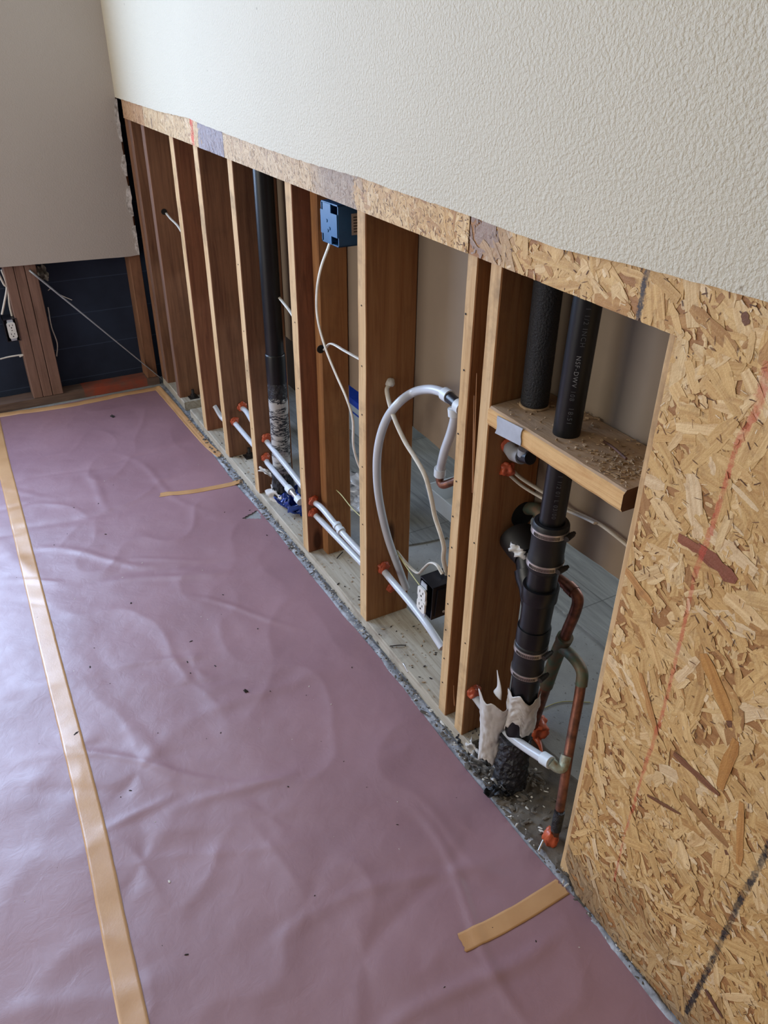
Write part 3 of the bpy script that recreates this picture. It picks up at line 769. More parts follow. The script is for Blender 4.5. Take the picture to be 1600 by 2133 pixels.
# ------------------------------------------------------------------ particle board
def clip(poly, conv):
    out = poly
    n = len(conv)
    for i in range(n):
        a, b = conv[i], conv[(i + 1) % n]; inp = out; out = []
        if not inp: return []
        def side(p): return (b[0] - a[0]) * (p[1] - a[1]) - (b[1] - a[1]) * (p[0] - a[0])
        for j in range(len(inp)):
            p, q = inp[j], inp[(j + 1) % len(inp)]; sp, sq = side(p), side(q)
            if sp >= 0: out.append(p)
            if (sp >= 0) != (sq >= 0):
                t = sp / (sp - sq); out.append((p[0] + (q[0] - p[0]) * t, p[1] + (q[1] - p[1]) * t))
    return out
PAL = [((218, 182, 126), 6), ((212, 174, 116), 6), ((224, 192, 142), 4), ((206, 166, 108), 4), ((228, 200, 158), 1.3), ((188, 144, 90), 1.6), ((170, 126, 80), 0.4), ((120, 82, 60), 0.06)]
def pick(rnd, pal):
    s = sum(p[1] for p in pal); r = rnd.random() * s
    for c, w_ in pal:
        r -= w_
        if r <= 0: return c
    return pal[0][0]
def osb(name, regions, count, seed, mat, label, tint=None, special=(), size=(0.012, 0.10), thick=0.0108):
    """regions: convex polygons (x,z), counter-clockwise. Strands are thin overlapping polygons pressed into the face"""
    bm = bmesh.new(); uvl = bm.loops.layers.uv.new('UVMap'); tone = bm.loops.layers.float_color.new('tone')
    rnd = random.Random(seed)
    def setc(f, col, uvs=None):
        for k, lp in enumerate(f.loops):
            lp[tone] = col
            lp[uvl].uv = uvs[k] if uvs else (lp.vert.co.x, lp.vert.co.z)
    for R in regions:
        nb = len(bm.faces); prism(bm, [Vector((p[0], 0.0, p[1])) for p in R], (0, thick, 0))
        bm.faces.ensure_lookup_table()
        for f in bm.faces[nb:]: setc(f, lin((168, 122, 76)))
    areas = []
    for R in regions: areas.append(abs(sum(R[i][0] * R[(i + 1) % len(R)][1] - R[(i + 1) % len(R)][0] * R[i][1] for i in range(len(R))) / 2))
    tot = sum(areas)
    def put(cx, cz, L, W, ang, col, depth, R, jag=0.25, tilt=1.0):
        nseg = 5; pts = []
        for k in range(nseg + 1): pts.append((-L / 2 + L * k / nseg, -W / 2 * (1 + rnd.uniform(-jag, jag) - 0.4 * (abs(k / nseg - .5) > .45))))
        for k in range(nseg, -1, -1): pts.append((-L / 2 + L * k / nseg, W / 2 * (1 + rnd.uniform(-jag, jag) - 0.4 * (abs(k / nseg - .5) > .45))))
        ca, sa = math.cos(ang), math.sin(ang)
        poly = [(cx + a * ca - b * sa, cz + a * sa + b * ca) for a, b in pts]
        poly = clip(poly, R)
        if len(poly) < 3: return
        tx, tz = rnd.gauss(0, .008) * tilt, rnd.gauss(0, .015) * tilt; u0, v0 = rnd.uniform(0, 50), rnd.uniform(0, 50)
        vs = []; uvs = []
        for p in poly:
            a = (p[0] - cx) * ca + (p[1] - cz) * sa; b = -(p[0] - cx) * sa + (p[1] - cz) * ca
            y = -depth + max(-0.0009, min(0.0009, a * tx + b * tz))
            vs.append(bm.verts.new((p[0], min(y, -0.00002), p[1]))); uvs.append((u0 + a, v0 + b))
        try: f = bm.faces.new(vs)
        except ValueError: return
        if tint: col = tint(cx, cz, col, rnd)
        setc(f, tuple(col[:3]) + (1,), uvs)
    for R, ar in zip(regions, areas):
        x0 = min(p[0] for p in R); x1 = max(p[0] for p in R); z0 = min(p[1] for p in R); z1 = max(p[1] for p in R)
        for i in range(int(count * ar / tot)):
            L = min(0.12, size[0] + rnd.expovariate(1 / 0.026)); W = max(0.003, min(0.024, L * rnd.uniform(0.12, 0.42)))
            if rnd.random() < 0.50: L = rnd.uniform(0.006, 0.02); W = L * rnd.uniform(.3, .8)
            
            cbig = rnd.random() < 0.06
            if cbig: L = rnd.uniform(0.05, 0.11); W = rnd.uniform(0.014, 0.030)
            ang = rnd.gauss(-0.9, 0.75) if rnd.random() < 0.6 else rnd.uniform(0, PI)
            c = lin(pick(rnd, PAL)); k = rnd.uniform(.93, 1.06); c = (c[0] * k, c[1] * k, c[2] * k)
            zz = rnd.uniform(z0, z1)
            if zz < 0.30: W = min(W, 0.012)
            put(rnd.uniform(x0, x1), zz, L, W, ang, c, rnd.uniform(0.0001, 0.0015), R, 0.25, 0.7)
        for i in range(int(count * 0.22 * ar / tot)):
            L = rnd.uniform(0.003, 0.014); put(rnd.uniform(x0, x1), rnd.uniform(z0, z1), L, rnd.uniform(0.0006, 0.0018), rnd.gauss(-0.9, 0.8), lin(rnd.choice([(120, 86, 56), (96, 66, 44), (138, 100, 66), (236, 214, 178)])), 0.0018, R, 0.4, 0.3)
    for (p0, p1, W, rgb) in special:
        a = aty(p0[0], p0[1], 0); b = aty(p1[0], p1[1], 0); L = (b - a).length
        for R in regions: put((a.x + b.x) / 2, (a.z + b.z) / 2, L, W, math.atan2(b.z - a.z, b.x - a.x), lin(rgb), 0.0021, R, 0.3, 0.3)
    return obj(name, bm, mat)
def W2(px, py): p = aty(px, py, 0.0); return (p.x, p.z)
redpx = [(1602, 752), (1580, 850), (1535, 930), (1500, 1050), (1448, 1200), (1420, 1330), (1380, 1490), (1340, 1610), (1302, 1740), (1280, 1835)]
blkpx = [(1630, 1700), (1585, 1800), (1540, 1880), (1490, 1990), (1430, 2110)]
marksA = [(W2(*a), W2(*b), hw, (190, 78, 60), 0.62) for (a, b), hw in zip(zip(redpx, redpx[1:]), (0.009, 0.007, 0.0045, 0.0055, 0.0042, 0.004, 0.0045, 0.003, 0.0028))]
marksA += [(W2(*a), W2(*b), 0.0062, (44, 42, 46), 0.95) for a, b in zip(blkpx, blkpx[1:])]
marksA += [(W2(1352, 556), W2(1340, 610), 0.0065, (62, 58, 62), 0.95), (W2(1340, 610), W2(1330, 668), 0.0065, (62, 58, 62), 0.95)]
MA = osb_mat('osb_near', marksA)
MC = osb_mat('osb_far', [(W2(398, 240), W2(404, 312), 0.018, (212, 74, 58), 0.85)])
ZL = aty(980, 530, 0).z; XO = -0.7018; ZTOP = 1.30
XS = aty(978, 500, 0).x
def tintA(x, z, c, rnd):
    # old purplish paint stain at the seam end, dirt towards the floor line
    d = x - XS; k = max(0.0, min(1.0, (0.125 - d + 0.06 * N3(x * 22, z * 22)) / 0.05))
    if rnd.random() < 0.12: k *= 0.2
    g = lin((150, 130, 124)); c = tuple(c[i] * (1 - 0.85 * k) + g[i] * 0.85 * k for i in range(3))
    e = max(0.0, min(1.0, (0.20 - z + 0.16 * N3(x * 9, z * 9)) / 0.22)) * 0.75
    g = lin((118, 100, 84)); return tuple(c[i] * (1 - e) + g[i] * e for i in range(3))
panel = [(XO, 0.068), (XO + 0.022, 0.03), (XO + 0.045, 0.006), (1.0, 0.004), (1.0, ZL), (XO, ZL)]
strip = [(XS + 0.0015, ZL), (1.0, ZL), (1.0, ZTOP), (XS + 0.0015, ZTOP)]
o = osb('particle_board', [panel, strip], 17000, 5, MA, None, tintA, [((1415, 1118), (1470, 1150), 0.016, (150, 92, 66)), ((1455, 1135), (1535, 1212), 0.022, (138, 82, 60)), ((1405, 1568), (1500, 1655), 0.012, (132, 88, 62)),
     ((1470, 1360), (1520, 1500), 0.024, (190, 138, 76)), ((1500, 1640), (1535, 1540), 0.018, (186, 134, 74)), ((1335, 1400), (1370, 1530), 0.012, (196, 146, 90)), ((1548, 1670), (1540, 1800), 0.012, (190, 138, 80)),
     ((1470, 2060), (1508, 2120), 0.010, (104, 66, 50)), ((1300, 1180), (1360, 1260), 0.016, (196, 146, 90)), ((1350, 1655), (1420, 1695), 0.007, (120, 80, 54))])
tag(o, 'big L-shaped yellow-brown particle board on the right with red and black marker lines', 'particle board')
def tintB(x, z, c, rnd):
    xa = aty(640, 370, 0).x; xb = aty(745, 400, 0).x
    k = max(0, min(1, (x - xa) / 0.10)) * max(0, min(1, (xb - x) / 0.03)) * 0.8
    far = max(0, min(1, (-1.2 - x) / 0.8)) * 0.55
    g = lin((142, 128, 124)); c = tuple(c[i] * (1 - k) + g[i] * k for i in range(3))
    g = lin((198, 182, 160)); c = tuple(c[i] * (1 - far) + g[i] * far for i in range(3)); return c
XB = aty(466, 300, 0).x
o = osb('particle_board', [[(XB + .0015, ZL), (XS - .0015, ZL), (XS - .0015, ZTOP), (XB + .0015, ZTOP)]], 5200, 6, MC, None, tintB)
tag(o, 'long faded particle board strip below the cut drywall, grey stain near its right end', 'particle board')
XC = aty(300, 243, 0).x; XR = aty(415, 290, 0).x
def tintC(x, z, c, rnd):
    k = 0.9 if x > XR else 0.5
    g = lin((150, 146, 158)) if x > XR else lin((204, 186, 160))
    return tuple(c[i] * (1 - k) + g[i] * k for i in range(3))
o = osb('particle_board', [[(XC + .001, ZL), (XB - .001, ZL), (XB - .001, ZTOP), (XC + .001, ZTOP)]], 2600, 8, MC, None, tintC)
tag(o, 'far particle board strip with a bright red spray mark and grey paint', 'particle board')
XD = aty(258, 243, 0).x
def tintD(x, z, c, rnd):
    g = lin((186, 148, 116)); return tuple(c[i] * .2 + g[i] * .8 for i in range(3))
o = osb('particle_board', [[(XD, ZL), (XC - .001, ZL), (XC - .001, ZTOP), (XD, ZTOP)]], 1500, 9, MC, None, tintD)
tag(o, 'short smooth brown board strip at the far corner below the cut drywall', 'particle board')
# the rest of the sheathing behind the upper drywall
bm = bmesh.new(); box(bm, LW, 1.0, 0.0, 0.0108, ZTOP + 0.001, CEIL)
tag(obj('wall_sheathing', bm, 'wood_block'), kind='structure')
bm = bmesh.new(); box(bm, 1.0, 2.5, 0.0, 0.0108, 0, CEIL)
tag(obj('wall_sheathing_near', bm, 'wood_block'), kind='structure')

# ------------------------------------------------------------------ cross block
bm = bmesh.new()
S = []
NX = 46
hx, hy, hr = -0.940, 0.060, 0.0265
for i in range(NX + 1):
    x = -1.102 + (0.360) * i / NX; r = []
    for (y, z) in ((0.010, 0.893), (0.006, 0.899), (0.006, 0.925), (0.012, 0.932), (0.05, 0.9335), (0.10, 0.9335), (0.150, 0.932), (0.150, 0.893)):
        r.append(bm.verts.new((x, y + 0.0012 * N3(x * 30, z * 40), z + 0.0010 * N3(x * 40, y * 60, 5))))
    S.append(r)
for a, b in zip(S, S[1:]):
    for k in range(8):
        bm.faces.new((a[k], a[(k + 1) % 8], b[(k + 1) % 8], b[k]))
bm.faces.new(S[0]); bm.faces.new(S[-1][::-1])
def wood_x(name):
    t = NT(name); v = t.coord('Object', (0.06, 1, 1)); g = t.noise(v, 85, 6, 0.6, 1.0); v1 = t.coord('Object')
    col = t.mix(t.ramp(g, [(0.35, 0.0), (0.66, 1.0)]), lin((196, 150, 98)), lin((222, 184, 130)))
    geo = t.n.new('ShaderNodeNewGeometry'); sx = t.n.new('ShaderNodeSeparateXYZ'); t.l(geo.outputs['Position'], sx.inputs[0])
    up = t.math('GREATER_THAN', sx.outputs[2], 0.9285); dn = t.noise(v1, 30, 5, 0.65)
    col = t.mix(t.math('MULTIPLY', up, t.ramp(dn, [(0.3, 0.97), (0.62, 0.75)])), col, lin((166, 142, 120)))
    rt = t.math('GREATER_THAN', sx.outputs[0], -0.7425); col = t.mix(rt, col, lin((92, 62, 44)))
    return t.done(col, 0.75, 0, t.bump(t.math('ADD', g, dn), 0.5, 0.0025), 0.3)
block = obj('cross_block', bm, wood_x('block_wood'), None)
tag(block, 'wood cross block between studs, dusty top, black pipe passing through it', 'wood block')
pl = bmesh.new()
q = [aty(a, b, 0.0035) for a, b in ((1036, 866), (1089, 893), (1084, 929), (1031, 902))]
pts = []
for i in range(4):
    a, b = q[i], q[(i + 1) % 4]
    for k in range(4):
        t = k / 4; p = a.lerp(b, t); off = (0.003 if (i in (1, 3) and k in (1, 2)) else 0.0) * (1 if i == 1 else -1)
        pts.append(Vector((p.x - off, p.y, p.z)))
prism(pl, pts, (0, 0.0014, 0))
tag(obj('nail_plate', pl, 'galv'), 'small galvanized metal plate on the front left of the cross block', 'metal plate')
# sawdust and chips on the block, as one heap
bm = bmesh.new(); rd = random.Random(5)
for i in range(330):
    x = rd.uniform(-1.09, -0.75) if i < 170 else min(-0.748, rd.gauss(-0.80, 0.035)); y = rd.uniform(0.02, 0.148) if i < 170 else rd.gauss(0.05, 0.025)
    y = min(0.147, max(0.016, y))
    if math.hypot(x - hx, y - hy) < 0.03: continue
    s = rd.uniform(0.0012, 0.0042)
    r = bmesh.ops.create_cube(bm, size=s)
    R = Matrix.Rotation(rd.uniform(0, 6), 3, 'Z') @ Matrix.Rotation(rd.uniform(-.8, .8), 3, 'X')
    for v in r['verts']: v.co = R @ Vector((v.co.x * 1.8, v.co.y, v.co.z * .5)) + Vector((x, y, 0.9345 + s * .2))
tag(obj('sawdust', bm, 'dust'), 'sawdust and wood crumbs lying on top of the cross block', 'sawdust', kind='stuff')
o = tube('bent_nail', [aty(1228, 905, 0.11) , aty(1250, 915, 0.10), aty(1275, 930, 0.08), aty(1305, 956, 0.055)], 0.0022, 'rust'); tag(o, 'rusty bent nail lying on the cross block behind the black pipe', 'nail')
for v in o.data.vertices: pass

# ------------------------------------------------------------------ black pipes, right cluster
def axx(z): return interp([(0, -0.957), (0.35, -0.957), (0.8, -0.946), (1.2, -0.936), (2.4, -0.930)], z)
PY = 0.060
def text_on_pipe(parent, txt, size, zstart, r, phi0, mat='printw', cx=axx, cy=PY):
    cu = bpy.data.curves.new('print', 'FONT'); cu.body = txt; cu.size = size; cu.space_character = 1.25
    to = bpy.data.objects.new('tmp_text', cu); COL.objects.link(to)
    bpy.context.view_layer.update(); dg = bpy.context.evaluated_depsgraph_get()
    me = bpy.data.meshes.new_from_object(to.evaluated_get(dg)); bpy.data.objects.remove(to)
    bm = bmesh.new(); bm.from_mesh(me); bmesh.ops.subdivide_edges(bm, edges=[e for e in bm.edges if e.calc_length() > size * .3], cuts=2)
    bmesh.ops.solidify(bm, geom=bm.faces[:], thickness=0.0001)
    for v in bm.verts:
        z = zstart - v.co.x; ph = phi0 + v.co.y / r
        rr = r + 0.0004 + v.co.z
        v.co = Vector((cx(z) + rr * math.cos(ph), cy + rr * math.sin(ph), z))
    return obj('printed_text', bm, mat, parent)
R15 = 0.0243
p = empty('drain_pipe', (axx(0.7), PY, 0.70)); tag(p, 'tall black plastic pipe passing down through the cross block', 'pipe')
bm = bmesh.new(); lathe(bm, axx, PY, [(0.70 + i * 0.05, R15) for i in range(35)], 48); obj('pipe_body', bm, 'abs', p, 'auto')
phi = math.atan2(CAMP.y - PY, CAMP.x + 0.94)
def tz(px, py): return aty(px, py, 0.045).z
text_on_pipe(p, '1 1/2 INCH', 0.0112, tz(1226, 640), R15, phi - 0.05, 'printw_dim'); text_on_pipe(p, 'NSF-DWV', 0.0108, tz(1206, 740), R15, phi - 0.15)
text_on_pipe(p, '108', 0.011, tz(1194, 812), R15, phi - 0.15, 'printw_dim'); text_on_pipe(p, '18:51', 0.012, tz(1186, 846), R15, phi - 0.10, 'printw_dim')
text_on_pipe(p, '1 1/2 01 L 03/00', 0.011, tz(1160, 985), R15, phi - 0.05, 'printw_dim')
def clamp(parent, z, r, cx=axx, cy=PY, ang=0.35):
    bm = bmesh.new(); n = 56; prof = [(z - 0.006, r), (z - 0.006, r + 0.0016), (z + 0.006, r + 0.0016), (z + 0.006, r)]
    rings = [[bm.verts.new((cx(z) + (rr) * math.cos(2 * PI * k / n), cy + rr * math.sin(2 * PI * k / n), zz + 0.0015 * math.cos(2 * PI * k / n + 1))) for k in range(n)] for zz, rr in prof]
    for i in range(4):
        a, b = rings[i], rings[(i + 1) % 4]
        for k in range(n): bm.faces.new((a[k], a[(k + 1) % n], b[(k + 1) % n], b[k]))
    o = obj('hose_clamp', bm, 'steel', parent, 'auto')
    bm = bmesh.new()
    for k in range(26):
        a = phi - 0.9 + 1.5 * k / 26; rr = r + 0.0017
        R = Matrix.Rotation(a, 4, 'Z'); rr_ = bmesh.ops.create_cube(bm, size=1)
        for v in rr_['verts']: v.co = R @ Vector((rr + v.co.x * .0006, v.co.y * 0.0012, v.co.z * 0.007)) + Vector((cx(z), cy, z))
    obj('band_slots', bm, 'iron', o)
    bm = bmesh.new(); a = ang
    d = Vector((math.cos(a), math.sin(a), 0)); t = Vector((-math.sin(a), math.cos(a), 0)); c = Vector((cx(z), cy, z)) + d * (r + 0.006)
    sweep(bm, [c - t * 0.012, c - t * 0.004, c + t * 0.004, c + t * 0.012], 0.0055, 10)
    sweep(bm, [c + t * 0.012, c + t * 0.018], 0.004, 6)
    obj('clamp_screw', bm, 'iron', o, 'auto')
cp = empty('pipe_coupling', (axx(.68), PY, 0.63)); tag(cp, 'upper black rubber coupling with two steel clamps joining pipe and wye', 'coupling')
bm = bmesh.new(); lathe(bm, axx, PY, [(0.636, 0.0325), (0.640, 0.0352), (0.668, 0.0352), (0.672, 0.0338), (0.714, 0.0338), (0.717, 0.0352), (0.742, 0.0352), (0.746, 0.033), (0.7465, 0.0255), (0.735, 0.0250)], 48); obj('rubber_sleeve', bm, 'rubber', cp, 'auto')
clamp(cp, 0.728, 0.0352); clamp(cp, 0.653, 0.0352, ang=0.2)
wy = empty('wye_fitting', (axx(.5), PY, 0.43)); tag(wy, 'glossy black plastic wye fitting below the upper coupling', 'pipe fitting')
bm = bmesh.new(); lathe(bm, axx, PY, [(0.425, 0.030), (0.432, 0.0303), (0.444, 0.0303), (0.445, 0.0345), (0.4455, 0.0352), (0.484, 0.0352), (0.4865, 0.0345), (0.487, 0.0318), (0.512, 0.0318), (0.558, 0.0330), (0.5585, 0.0355), (0.560, 0.0365), (0.592, 0.0368), (0.594, 0.0365), (0.5945, 0.0345), (0.5945, 0.0302), (0.65, 0.0302)], 48); obj('wye_body', bm, 'abs', wy, 'auto')
bm = bmesh.new()
ba = Vector((axx(.5), PY, 0.515)); bb = Vector((-1.040, 0.092, 0.600))
sweep(bm, [ba, ba.lerp(bb, .45), ba.lerp(bb, .46), ba.lerp(bb, .62), ba.lerp(bb, .63), ba.lerp(bb, .75), ba.lerp(bb, .76), bb], lambda t: 0.027 if t < .3 else 0.031 if t < .72 else 0.026, 36)
obj('wye_branch', bm, 'abs', wy, 'auto')
capo = bmesh.new(); bc = Vector((-1.088, 0.105, 0.612)); dd = (bc - bb)
sweep(capo, [bb - dd * .15, bb + dd * .1, bb + dd * .35, bb + dd * .8, bb + dd * 1.02, bb + dd * 1.04], lambda t: 0.029 + 0.012 * min(1, t * 1.5), 36)
tag(obj('rubber_cap', capo, 'rubber', None, 'auto'), 'wide black rubber sleeve on the wye branch against the orange stud', 'rubber sleeve')
o = tube('copper_elbow', [Vector((-1.103, 0.135, 0.668)), Vector((-1.075, 0.135, 0.680)), Vector((-1.045, 0.132, 0.672)), Vector((-1.03, 0.128, 0.64))], 0.014, 'copper_old'); tag(o, 'dark copper elbow behind the upper coupling at the orange stud', 'pipe fitting')
bm = bmesh.new(); scrap(bm, (-1.000, 0.03, 0.655), 0.035, 8.2, 0.3, 8, tilt=(1.4, 0.2, 0.3)); tag(obj('paper_scrap', bm, 'jacket', None, True), 'white scrap of torn label hanging on the left of the upper coupling', 'paper scrap')
lc = empty('pipe_coupling', (axx(.39), PY, 0.34)); tag(lc, 'lower black rubber coupling with two steel clamps above the torn white jacket', 'coupling')
bm = bmesh.new(); lathe(bm, axx, PY, [(0.346, 0.031), (0.350, 0.0345), (0.376, 0.0345), (0.380, 0.0335), (0.41, 0.0335), (0.414, 0.0345), (0.440, 0.0345), (0.444, 0.031)], 48); obj('rubber_sleeve', bm, 'rubber', lc, 'auto')
clamp(lc, 0.427, 0.0345, ang=0.3); clamp(lc, 0.363, 0.0345, ang=0.3)
bp = empty('drain_pipe', (axx(.1), PY, 0.0)); tag(bp, 'short black pipe rising from the floor below the lower coupling', 'pipe')
bm = bmesh.new(); lathe(bm, axx, PY, [(0.14, 0.0302), (0.26, 0.0302), (0.42, 0.0302)], 40); obj('pipe_body', bm, 'abs', bp, 'auto')
bm = bmesh.new(); N = 44; rings = []
for i in range(24):
    z = -0.002 + 0.165 * i / 23; cxx = -0.957 + 0.01 * (i / 23 - 1) * -1
    rings.append([bm.verts.new((axx(z) + math.cos(a) * rr, PY - 0.006 + math.sin(a) * rr, z)) for a, rr in [(2 * PI * k / N, 0.0355 + 0.006 * N3(k * .55, z * 70) + 0.003 * N3(k * 1.5, z * 190, 4) + 0.004 * (1 - i / 23)) for k in range(N)]])
for a, b in zip(rings, rings[1:]):
    for k in range(N): bm.faces.new((a[k], a[(k + 1) % N], b[(k + 1) % N], b[k]))
bm.faces.new(rings[-1]); obj('tar_wrap', bm, 'tar', bp)
# torn white jacket: two curled sheets
def jacket(name, cx, cy, r, a0, a1, z0, z1, seed, label, flare=0.0, dx=0.0, amp=0.03, notch=None):
    bm = bmesh.new()
    def f(u, v):
        a = a0 + (a1 - a0) * u
        zt = z1 + amp * N3(u * 4 + seed, seed) + amp * .16 * N3(u * 11 + seed, 2); zb_ = z0 + amp * N3(u * 4 + seed, seed + 5) + amp * .35 * N3(u * 12 + seed, 7)
        if notch and notch[0] < u < notch[1]: zb_ += notch[2]
        z = zb_ + (zt - zb_) * v
        rr = r + flare * v * v + 0.004 * N3(u * 5 + seed, v * 4, 3) + 0.002 * N3(u * 14, v * 14 + seed)
        return Vector((cx + dx * v + rr * math.cos(a), cy + rr * math.sin(a), z))
    wgrid(bm, f, 40, 30, Vector((0.0009, 0.0009, 0.0003)))
    return tag(obj(name, bm, 'jacket', None, True), label, 'torn jacket')
ph = phi
jacket('torn_jacket', -0.957, PY, 0.0335, ph - 1.5, ph + 1.75, 0.195, 0.300, 3.0, 'torn white plastic jacket wrapped round the short black pipe', 0.002, 0.0, 0.026, (0.12, 0.5, 0.018))
jacket('torn_jacket', -1.013, 0.030, 0.027, ph - 1.5, ph + 1.6, 0.055, 0.262, 8.0, 'curled torn white jacket standing left of the short black pipe, white pipe behind', 0.016, 0.004, 0.03)
bm = bmesh.new(); sweep(bm, catmull([Vector((-0.995, 0.018, 0.27)), Vector((-0.994, 0.02, 0.295)), Vector((-1.008, 0.02, 0.335))], 5), lambda t: 0.014 * (1 - t) + 0.001, 8, (1, .25))
tag(obj('jacket_shred', bm, 'jacket', None, True), 'upright white shred sticking up between the two torn jackets', 'torn jacket')
# foam covered pipe
fp = empty('insulated_pipe', (-1.061, 0.082, 0.935)); tag(fp, 'black foam-covered pipe standing on the left end of the cross block', 'pipe')
bm = bmesh.new(); n = 64; rings = []
for i in range(150):
    z = 0.9365 + 1.4 * (i / 149) ** 1.25
    rings.append([bm.verts.new((-1.061 + math.cos(a) * rr, 0.082 + math.sin(a) * rr, z)) for a, rr in [(2 * PI * k / n, (0.0262 if i else .024) + 0.0006 * N3(k * 1.1, z * 160)) for k in range(n)]])
for a, b in zip(rings, rings[1:]):
    for k in range(n): bm.faces.new((a[k], a[(k + 1) % n], b[(k + 1) % n], b[k]))
bm.faces.new(rings[0][::-1]); bm.faces.new(rings[-1]); obj('foam_sleeve', bm, 'foam_black', fp, True)
bm = bmesh.new(); lathe(bm, -1.061, 0.082, [(0.9325, 0.026), (0.9345, 0.0285), (0.9372, 0.028), (0.938, 0.0268)], 40, wob=0.002); obj('foam_rim', bm, 'dust', fp, True)

# ------------------------------------------------------------------ left black pipe
LX, LY = -2.378, 0.082; R2 = 0.0302
lp = empty('drain_pipe', (LX, LY, 0.0)); tag(lp, 'tall far black pipe between studs, wrapped in printed white film near the floor', 'pipe')
def lxx(z): return interp([(0, -2.386), (0.4, -2.378), (1.2, -2.381), (2.4, -2.38)], z)
bm = bmesh.new(); lathe(bm, lxx, LY, [(0.52, R2)] + [(0.6 + i * 0.1, R2) for i in range(19)], 44); obj('pipe_body', bm, 'abs', lp, 'auto')
bm = bmesh.new(); lathe(bm, lxx, LY, [(0.50, 0.0335), (0.51, 0.0338), (0.596, 0.0338), (0.600, 0.0325), (0.602, 0.030)], 44); obj('pipe_hub', bm, 'abs', lp, 'auto')
bm = bmesh.new(); lathe(bm, lxx, LY, [(0.43 + 0.08 * i / 10, 0.0325) for i in range(11)], 44, wob=0.003); obj('tar_wrap', bm, 'tar', lp, 'auto')
bm = bmesh.new(); n = 48
def wrapf(u, v):
    a = 2 * PI * u; z = 0.13 + 0.315 * v + (0.012 * N3(u * 5, 2) if v > .95 else 0)
    rr = 0.0332 + 0.0012 * N3(u * 8, v * 16); return Vector((lxx(z) + rr * math.cos(a), LY + rr * math.sin(a), z))
wgrid(bm, wrapf, 48, 40, Vector((0, 0, 0.0002))); obj('printed_film', bm, 'printed', lp, True)
bm = bmesh.new(); lathe(bm, lxx, LY, [(0.0 + 0.15 * i / 14, 0.040 - 0.003 * i / 14) for i in range(15)], 44, wob=0.008); obj('tar_base', bm, 'tar', lp, 'auto')
bm = bmesh.new(); scrap(bm, (-2.365, 0.042, 0.06), 0.10, 5.5, 0.2, 10, tilt=(1.3, 0.3, 0.2)); tag(obj('torn_film', bm, 'jacket', None, True), 'torn whitish film at the foot of the far black pipe', 'plastic film')
bm = bmesh.new(); scrap(bm, (-2.415, 0.030, 0.146), 0.05, 7.5, 0.2, 8, tilt=(0.2, 0.3, 0.6), asp=.3); tag(obj('torn_film', bm, 'jacket', None, True), 'small white curl of film under the lower orange seal of the pale-edged stud', 'plastic film')

# ------------------------------------------------------------------ white PEX runs and seals
RP = 0.0095
def T(*a): return [Vector(p) for p in a]
o = tube('water_pipe', T(atx(447, 846, -3.049), aty(470, 876, 0.075), (-2.774, 0.081, 0.243), (-2.60, 0.066, 0.250), (-2.449, 0.053, 0.252), (-2.25, 0.046, 0.246), (-2.01, 0.040, 0.231)), RP, 'pex'); tag(o, 'upper white water pipe running through the far studs past the black pipe', 'water pipe')
wp = tube('water_pipe', T((-2.774, 0.046, 0.189), (-2.60, 0.045, 0.184), (-2.449, 0.045, 0.176), aty(560, 968, 0.042), aty(602, 1018, 0.036), aty(606, 1023, 0.036)), RP, 'pex'); tag(wp, 'lower white water pipe through the far studs ending in a metal-ringed joint', 'water pipe')
a, b = aty(600, 1016, 0.036), aty(607, 1024, 0.036); bm = bmesh.new(); sweep(bm, [a, b], 0.0135, 20); obj('pex_ring', bm, 'pexring', wp, 'auto')
a, b = aty(606, 1022, 0.036), aty(622, 1042, 0.035); bm = bmesh.new(); sweep(bm, [a, b], 0.0085, 20); obj('metal_fitting', bm, 'steel', wp, 'auto')
a, b = aty(619, 1038, 0.035), aty(626, 1046, 0.035); bm = bmesh.new(); sweep(bm, [a, b], 0.0125, 20); obj('pex_ring', bm, 'pexring', wp, 'auto')
o = tube('water_pipe', [Vector((-2.012, 0.040, 0.229)), atx(672, 1060, -1.95).lerp(aty(672, 1060, 0.04), .5), aty(705, 1100, 0.04), aty(728, 1126, 0.04), aty(765, 1165, 0.045)], RP, 'pex'); tag(o, 'upper white water pipe with a white ring joint, right of the reddish stud', 'water pipe')
a, b = aty(701, 1093, 0.040), aty(712, 1108, 0.040); bm = bmesh.new(); sweep(bm, [a, a.lerp(b, .3), a.lerp(b, .31), a.lerp(b, .7), a.lerp(b, .71), b], lambda t: 0.0138 if (t < .3 or t > .7) else 0.0115, 20); obj('pex_ring', bm, 'pexring', o, 'auto')
o = tube('water_pipe', [Vector((-2.012, 0.038, 0.185)), aty(690, 1107, 0.05), aty(720, 1138, 0.055), aty(768, 1188, 0.06)], RP, 'pex'); tag(o, 'lower white water pipe below the ring joint, right of the reddish stud', 'water pipe')
o = tube('water_pipe', [Vector((-1.607, 0.067, 0.210)), aty(815, 1208, 0.060), aty(860, 1262, 0.050), aty(893, 1306, 0.042), aty(922, 1350, 0.040)], 0.0098, 'pex'); tag(o, 'thick white water pipe sloping past the black outlet box to the broad stud', 'water pipe')
